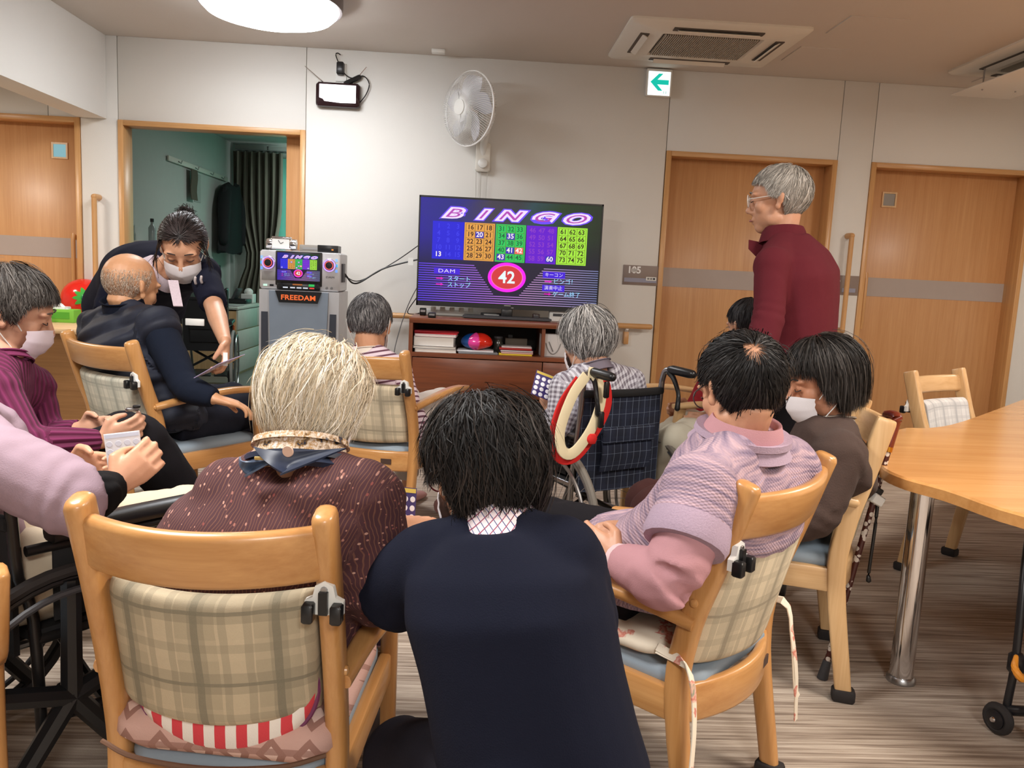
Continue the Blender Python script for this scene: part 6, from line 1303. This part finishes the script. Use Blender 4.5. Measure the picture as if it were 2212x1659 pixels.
# --- the woman in the brown cardigan
ch_, M_, f2, a2 = chB; f3 = np.array((f2[0], f2[1], 0)); r3 = np.array((f2[1], -f2[0], 0)); m3 = np.array((M_[0], M_[1], 0)); pel = m3-f3*.05+np.array((0, 0, .53))
J = dict(pel=pel, nb=at(1798, 915, 2.36), shL=at(1812, 988, 2.23), shR=at(1792, 968, 2.52), elL=at(1772, 1115, 2.20), elR=at(1735, 1080, 2.62), wrL=at(1660, 1140, 2.30), wrR=at(1650, 1130, 2.55), knL=at(1420, 1108, 2.30), knR=at(1405, 1090, 2.50))
for S, k in (('L', -1), ('R', 1)): J['hip'+S] = pel+r3*k*.085-np.array((0, 0, .03)); J['an'+S] = floor_of(J['kn'+S]+f3*.04)
pb = Person('woman in a brown cardigan and white mask seated by the table, dark bob hair', (198, 142, 112), J, at(1778, 824, 2.36), (-.97, .02, -.26), (-.12, 0, 1), 1.0, 1.02, hunch=.07, hsc=1.04)
pb.head(); pb.hand('L', (-.9, .3, -.1), (.1, .6, -.7), None, .6); pb.hand('R', (-.9, .1, -.1), (0, -.6, -.7), None, .6); pb.finish(.0045); pb.face((50, 44, 42)); pb.mask()
g = MB(); pb.torso(g, .020, 1.06); [pb.arm(g, S, .022, 0, 1.95, e1=.016) for S in 'LR']; g.tube([pel+np.array((0, 0, .1)), pel-np.array((0, 0, .07))], [.155, .165], 20); pb.garment('cardigan', plain('brown_knit', (66, 50, 44), .95, var=.12, scale=40, bump=.5, bscale=260), g, .009, 5, .006, 14, seed=27)
pb.add('blouse_front', MB().ell(pb.J['nb']+f3*.055-np.array((0, 0, .065)), (.048, .085, .075)), plain('taupe_print', (150, 136, 122), .8, var=.5, scale=60))
pb.collar(plain('taupe_print', (150, 136, 122), .8, var=.5, scale=60), .060, .03); 
g = MB(); [pb.leg(g, S, .020, 0, 1.95) for S in 'LR']; g.ell(pel-np.array((0, 0, .0)), (.17, .17, .11)); pb.garment('trousers', fabric('dark_brown_trouser', (62, 36, 34)), g, .011, 5, .006)
pb.shoes((60, 52, 52), f3)
pb.hair([(20, 17, 16), (34, 30, 28), (48, 44, 42), (70, 66, 64)], 9000, .0022, 1.12, (.12, .20), (0, .05, 1), -1.05, .34, -.45, hang=.70, flare=.12, swirl=.16, lift=.07, fringe=.10, mess=.07, fly=.03, seed=29, ear_y=.06, zcut=-.095, frizz=.005, rough=.38)

# --- the woman in the lilac knit vest
ch_, M_, f2, a2 = chR; f3 = np.array((f2[0], f2[1], 0)); r3 = np.array((f2[1], -f2[0], 0)); m3 = np.array((M_[0], M_[1], 0)); pel = m3-f3*.06+np.array((0, 0, .53))
J = dict(pel=pel, nb=at(1600, 952, 1.72), shL=at(1512, 1062, 1.58), shR=at(1692, 1015, 1.82), elL=at(1452, 1262, 1.50), elR=at(1560, 1180, 1.95), wrL=at(1338, 1212, 1.66), wrR=at(1390, 1150, 1.84))
for S, k in (('L', -1), ('R', 1)): J['hip'+S] = pel+r3*k*.085-np.array((0, 0, .03)); J['kn'+S] = pel+f3*.42+r3*k*.09-np.array((0, 0, .02)); J['an'+S] = floor_of(J['kn'+S]+f3*.02)
pl_ = Person('woman with short black hair in a lilac knit vest over a pink shirt', (204, 154, 124), J, at(1600, 842, 1.73), (-.28, .90, -.36), (.0, .12, 1), .97, 1.05, hunch=.06, hsc=1.0)
pl_.head(); pl_.hand('L', (-.62, .62, .22), (.6, .6, -.3), (.1, .1, 1), .5, thumb=.4); pl_.hand('R', (-.85, -.15, .0), (.0, .5, -.8), (-.1, -.9, .1), .5, thumb=.4); pl_.finish(.004); pl_.face((40, 36, 36)); pl_.glasses((70, 56, 60))
def knit_fn(t, u, v):
    n = t.noise(t.n('ShaderNodeCombineXYZ', i_0=t.math('MULTIPLY', u, 9.), i_1=t.math('MULTIPLY', v, 130.)).outputs[0], 1., 3); w = t.math('SINE', t.math('MULTIPLY', v, 900.)); w2 = t.math('SINE', t.math('MULTIPLY', u, 700.))
    t.col(t.ramp(n, [(.34, srgb(122, 106, 128)), (.48, srgb(160, 138, 154)), (.6, srgb(190, 160, 168)), (.7, srgb(174, 154, 176))])); t.bump(t.math('MULTIPLY', w, w2), .35, .006)
KNIT = uv_fabric('lilac_knit', knit_fn, .95)
g = MB(); pl_.torso(g, .024, 1.06); [pl_.arm(g, S, .028, 0, .50, e1=.036) for S in 'LR']; g.tube([pel+np.array((0, 0, .08)), pel-np.array((0, 0, .05))], [.19, .195], 20); pl_.garment('knit_vest', KNIT, g, .008, 5, .005, 14, seed=31)
PINK = fabric('dusty_pink_jersey', (188, 140, 146))
for S in 'LR': g = MB(); pl_.arm(g, S, .022, .30, 1.96, e1=.012); pl_.garment('pink_sleeve', PINK, g, .007, 5, .007, 17, seed=33)
def ribc(t, u, v): t.col(t.mix(t.pulse(u, .008, 0, .004), srgb(196, 172, 184), srgb(150, 130, 152)))
for S in 'LR':
    a, b = pl_.J['sh'+S], pl_.J['el'+S]; ax = nrm(b-a); c = lerp(a, b, .50); pl_.add('vest_cuff', MB().tube([c-ax*.03, c+ax*.005, c+ax*.02], [.079, .083, .078], 20), plain('lilac_rib', (172, 150, 168), .95, var=.15, scale=300, bump=.5, bscale=300))
    a, b = pl_.J['el'+S], pl_.J['wr'+S]; ax = nrm(b-a); pl_.add('shirt_cuff', MB().tube([b-ax*.055, b-ax*.02, b+ax*.004], [.036, .037, .036], 16), plain('pale_pink_cuff', (220, 190, 192), .85))
pl_.collar(PINK, .070, .062, flop=.004, e=.003); pl_.collar(plain('lilac_rib', (172, 150, 168), .95, var=.15, scale=300, bump=.5, bscale=300), .094, .034, name='vest_collar', e=.012, th=.014)
g = MB(); [pl_.leg(g, S, .016, 0, 1.97) for S in 'LR']; g.ell(pel, (.165, .165, .10)); pl_.garment('trousers', fabric('black_trouser', (24, 22, 26)), g, .010, 5, .005)
pl_.shoes((26, 24, 26), f3)
pl_.hair([(22, 20, 20), (34, 32, 32), (48, 46, 46), (20, 18, 20)], 12000, .0020, 1.05, (.05, .09), (-.36, -.84, .40), -1.08, .40, -.10, swirl=.22, lift=.05, thin=.50, mess=.05, fly=.02, seed=35, ear_y=-.12, frizz=.0035, rough=.36)

# --- the white haired woman on the near chair
ch_, M_, f2, a2 = chF; f3 = np.array((f2[0], f2[1], 0)); r3 = np.array((f2[1], -f2[0], 0)); m3 = np.array((M_[0], M_[1], 0)); pel = m3-f3*.04+np.array((0, 0, .55))-r3*-.01
J = dict(pel=pel, nb=at(648, 1005, 1.47), shL=at(512, 1088, 1.47), shR=at(782, 1092, 1.43), elL=at(482, 1270, 1.50), elR=at(812, 1275, 1.42), wrL=at(600, 1290, 1.75), wrR=at(842, 1160, 1.68))
for S, k in (('L', -1), ('R', 1)): J['hip'+S] = pel+r3*k*.085-np.array((0, 0, .03)); J['kn'+S] = pel+f3*.42+r3*k*.10-np.array((0, 0, .02)); J['an'+S] = floor_of(J['kn'+S]+f3*.02)
pf = Person('white haired woman in a burgundy speckled blouse and silk scarf on the nearest chair', (206, 160, 132), J, at(682, 868, 1.52), (.42, .80, -.42), (.08, .18, 1), .97, 1.08, hunch=.06, hsc=.90)
pf.head(); pf.hand('R', (.25, .9, .15), (-.9, .2, .1), (0, 0, 1), .6); pf.hand('L', (.7, .7, -.1), (0, 0, -1), None, .6); pf.finish(.0045); pf.mask(); pf.face((150, 140, 130))
def speck_fn(t, u, v):
    vec = t.n('ShaderNodeCombineXYZ', i_0=u, i_1=v).outputs[0]; vo = t.n('ShaderNodeTexVoronoi', i_Scale=150.); t.t.links.new(vec, vo.inputs['Vector']); rnd = t.n('ShaderNodeSeparateColor', i_0=vo.outputs['Color']).outputs
    n = t.noise(vec, 7., 3); dot = t.math('MULTIPLY', t.math('LESS_THAN', vo.outputs['Distance'], .30), t.math('GREATER_THAN', t.math('ADD', rnd[0], t.math('MULTIPLY', n, .6)), .98))
    wv = t.n('ShaderNodeTexWave', i_Scale=55., i_Distortion=14., i_Detail=2.); wv.inputs['Detail Scale'].default_value = .35; t.t.links.new(vec, wv.inputs['Vector']); line = t.math('GREATER_THAN', wv.outputs['Fac'], .86)
    c = t.mix(n, srgb(58, 32, 40), srgb(84, 46, 50)); c = t.mix(t.math('MULTIPLY', line, .45), c, srgb(136, 92, 70)); c = t.mix(t.math('MULTIPLY', dot, .85), c, t.mix(rnd[1], srgb(140, 66, 62), srgb(200, 158, 140))); t.col(c); t.bump(n, .1)
g = MB(); pf.torso(g, .024, 1.10, belly=.1); [pf.arm(g, S, .030, 0, 1.6, e1=.036) for S in 'LR']; g.tube([pel+np.array((0, 0, .14)), pel-np.array((0, 0, .08))], [.19, .21], 20)
pf.garment('blouse', uv_fabric('burgundy_speckle', speck_fn, .9), g, .0085, 6, .007, 12, seed=37)
g = MB(); [pf.leg(g, S, .016, 0, 1.97) for S in 'LR']; g.ell(pel, (.165, .165, .10)); pf.garment('trousers', fabric('plum_trouser', (52, 36, 50)), g, .011, 5)
pf.shoes((70, 60, 62), f3)
def scarf_fn():
    m, t = newmat('gold_scarf_print', rough=.45); n = t.noise(t.coord(), 48, 4, .6); t.col(t.ramp(n, [(.36, srgb(30, 34, 54)), (.42, srgb(150, 112, 56)), (.50, srgb(222, 206, 190)), (.57, srgb(176, 132, 70)), (.64, srgb(236, 226, 220))])); return m
SCN = plain('scarf_navy', (26, 37, 60), .5, var=.12, scale=8); nbp = pf.J['nb']; lat = nrm(pf.J['shR']-pf.J['shL']); bk = pf.backdir(); up = np.array((0, 0, 1.))
pf.collar(scarf_fn(), .078, .052, name='scarf_roll', e=.010, th=.012)
pf.collar(SCN, .090, .020, name='scarf_base', e=.010, th=.010, flop=0)
def flap(name, A, B, Cc, m, lift):
    A, B, Cc = (np.asarray(q, float) for q in (A, B, Cc)); G = []
    for i in range(13):
        u = i/12; row = []
        for j in range(9):
            v = j/8; p = (A*(1-u)+B*u)*(1-v)+Cc*v; row.append(p+bk*(lift+.012*math.sin(u*5+v*3)+.018*math.sin(math.pi*u)*(1-v)))
        G.append(row)
    pf.add(name, MB().sheet(G, .003), m, smooth=70)
Q = lambda px, py, d: at(px, py, d)
flap('scarf_triangle', Q(548, 965, 1.375), Q(742, 972, 1.36), Q(612, 1022, 1.315), SCN, .0)
flap('scarf_point', Q(522, 985, 1.39), Q(596, 992, 1.365), Q(540, 1024, 1.36), plain('scarf_slate', (70, 86, 110), .5, var=.1, scale=20), .006)
pf.add('scarf_medallion', MB().lathe([(.010, 0), (.009, .002)], Q(622, 975, 1.335), bk, 16), plain('medallion', (214, 180, 160), .4)); pf.add('scarf_motif', MB().box(Q(560, 990, 1.352), (.016, .003, .006), bev=.001), plain('motif_gold', (190, 160, 96), .4))
pf.hair([(230, 218, 194), (238, 230, 212), (212, 196, 168), (244, 238, 226), (196, 180, 154)], 15000, .0020, 1.15, (.09, .165), (.05, .12, 1), -1.0, .34, -.62, hang=.30, flare=.16, swirl=.50, lift=.10, fringe=.12, seed=39, ear_y=.10, frizz=.010, zcut=-.100, mess=.12, fly=.05, R=(.090, .102, .090), rough=.5)
card('dark bingo card in the white haired woman\'s right hand', at(866, 1098, 1.72), (.8, .5, -.2), (.1, .4, .9), .07, .09, (58, 44, 110), (240, 238, 246), 4, 4)

# --- the crouching caregiver in front
J = dict(nb=at(1082, 1148, 1.30), shL=at(935, 1222, 1.34), shR=at(1212, 1212, 1.27), elL=at(808, 1300, 1.45), elR=at(1262, 1400, 1.42), wrL=at(850, 1150, 1.64), wrR=at(1180, 1380, 1.6), pel=at(1172, 1655, 1.25))
J.update(hipL=at(1085, 1720, 1.22), hipR=at(1235, 1730, 1.20), knL=at(868, 1640, 1.44), knR=at(1300, 1760, 1.55)); J['anL'] = floor_of(J['knL']+np.array((.08, -.16, 0)), .09); J['knR'][2] = .10; J['anR'] = np.array((.20, 1.02, .10))
pk_ = Person('caregiver with short black hair crouching in a navy top, seen from behind', (206, 156, 126), J, at(1046, 1016, 1.36), (-.52, .78, -.36), (-.05, .15, 1), 1.0, .86, hunch=.03, hsc=.98)
pk_.head(); pk_.hand('L', (.45, .85, .05), (.1, 0, -1), (.8, -.4, 0), .3, thumb=.2); pk_.hand('R', (-.4, .9, 0), (0, 0, -1), None, .5); pk_.finish(.0045); pk_.face((30, 26, 26)); pk_.mask(rgb=(230, 224, 228)); pk_.glasses((110, 30, 40))
g = MB(); pk_.torso(g, .016, 1.03); [pk_.arm(g, S, .024, 0, .74, e1=.032) for S in 'LR']; g.tube([pk_.spine(.25)[0], pk_.J['pel']-np.array((0, 0, .02)), pk_.J['pel']+np.array((.02, -.03, -.14))], [.128, .165, .185], 24)
pk_.garment('navy_top', fabric('navy_top', (22, 25, 40)), g, .009, 7, .006, 9, seed=41)
g = MB(); [pk_.leg(g, S, .012, 0, 1.97) for S in 'LR']; g.ell(pk_.J['pel']-np.array((0, 0, .06)), (.18, .18, .12)); pk_.garment('trousers', fabric('dark_slate_trouser', (34, 33, 42)), g, .010, 6, .003)
def shirt_check(): 
    m, t = newmat('pink_blue_check', rough=.8); x, y, z = t.sep(t.coord()); a, b = t.math('ADD', x, z), t.math('SUBTRACT', x, z); c = t.mix(t.pulse(a, .013, 0, .0018), srgb(232, 218, 222), srgb(70, 80, 130)); c = t.mix(t.pulse(b, .013, 0, .0018), c, srgb(150, 70, 96)); t.col(c); return m
pk_.collar(shirt_check(), .060, .078, e=.004, z0=-.04)
pk_.shoes((230, 228, 226), nrm((-.3, .95, 0)))
pk_.hair([(14, 12, 12), (24, 21, 20), (36, 32, 31), (20, 18, 18), (52, 44, 40)], 14000, .0021, 1.17, (.07, .125), (-.05, -.15, .98), -1.0, .34, -.22, hang=.3, flare=.2, swirl=.75, lift=.10, mess=.14, fly=.05, fringe=.1, seed=43, ear_y=-.08, frizz=.010, rough=.40)
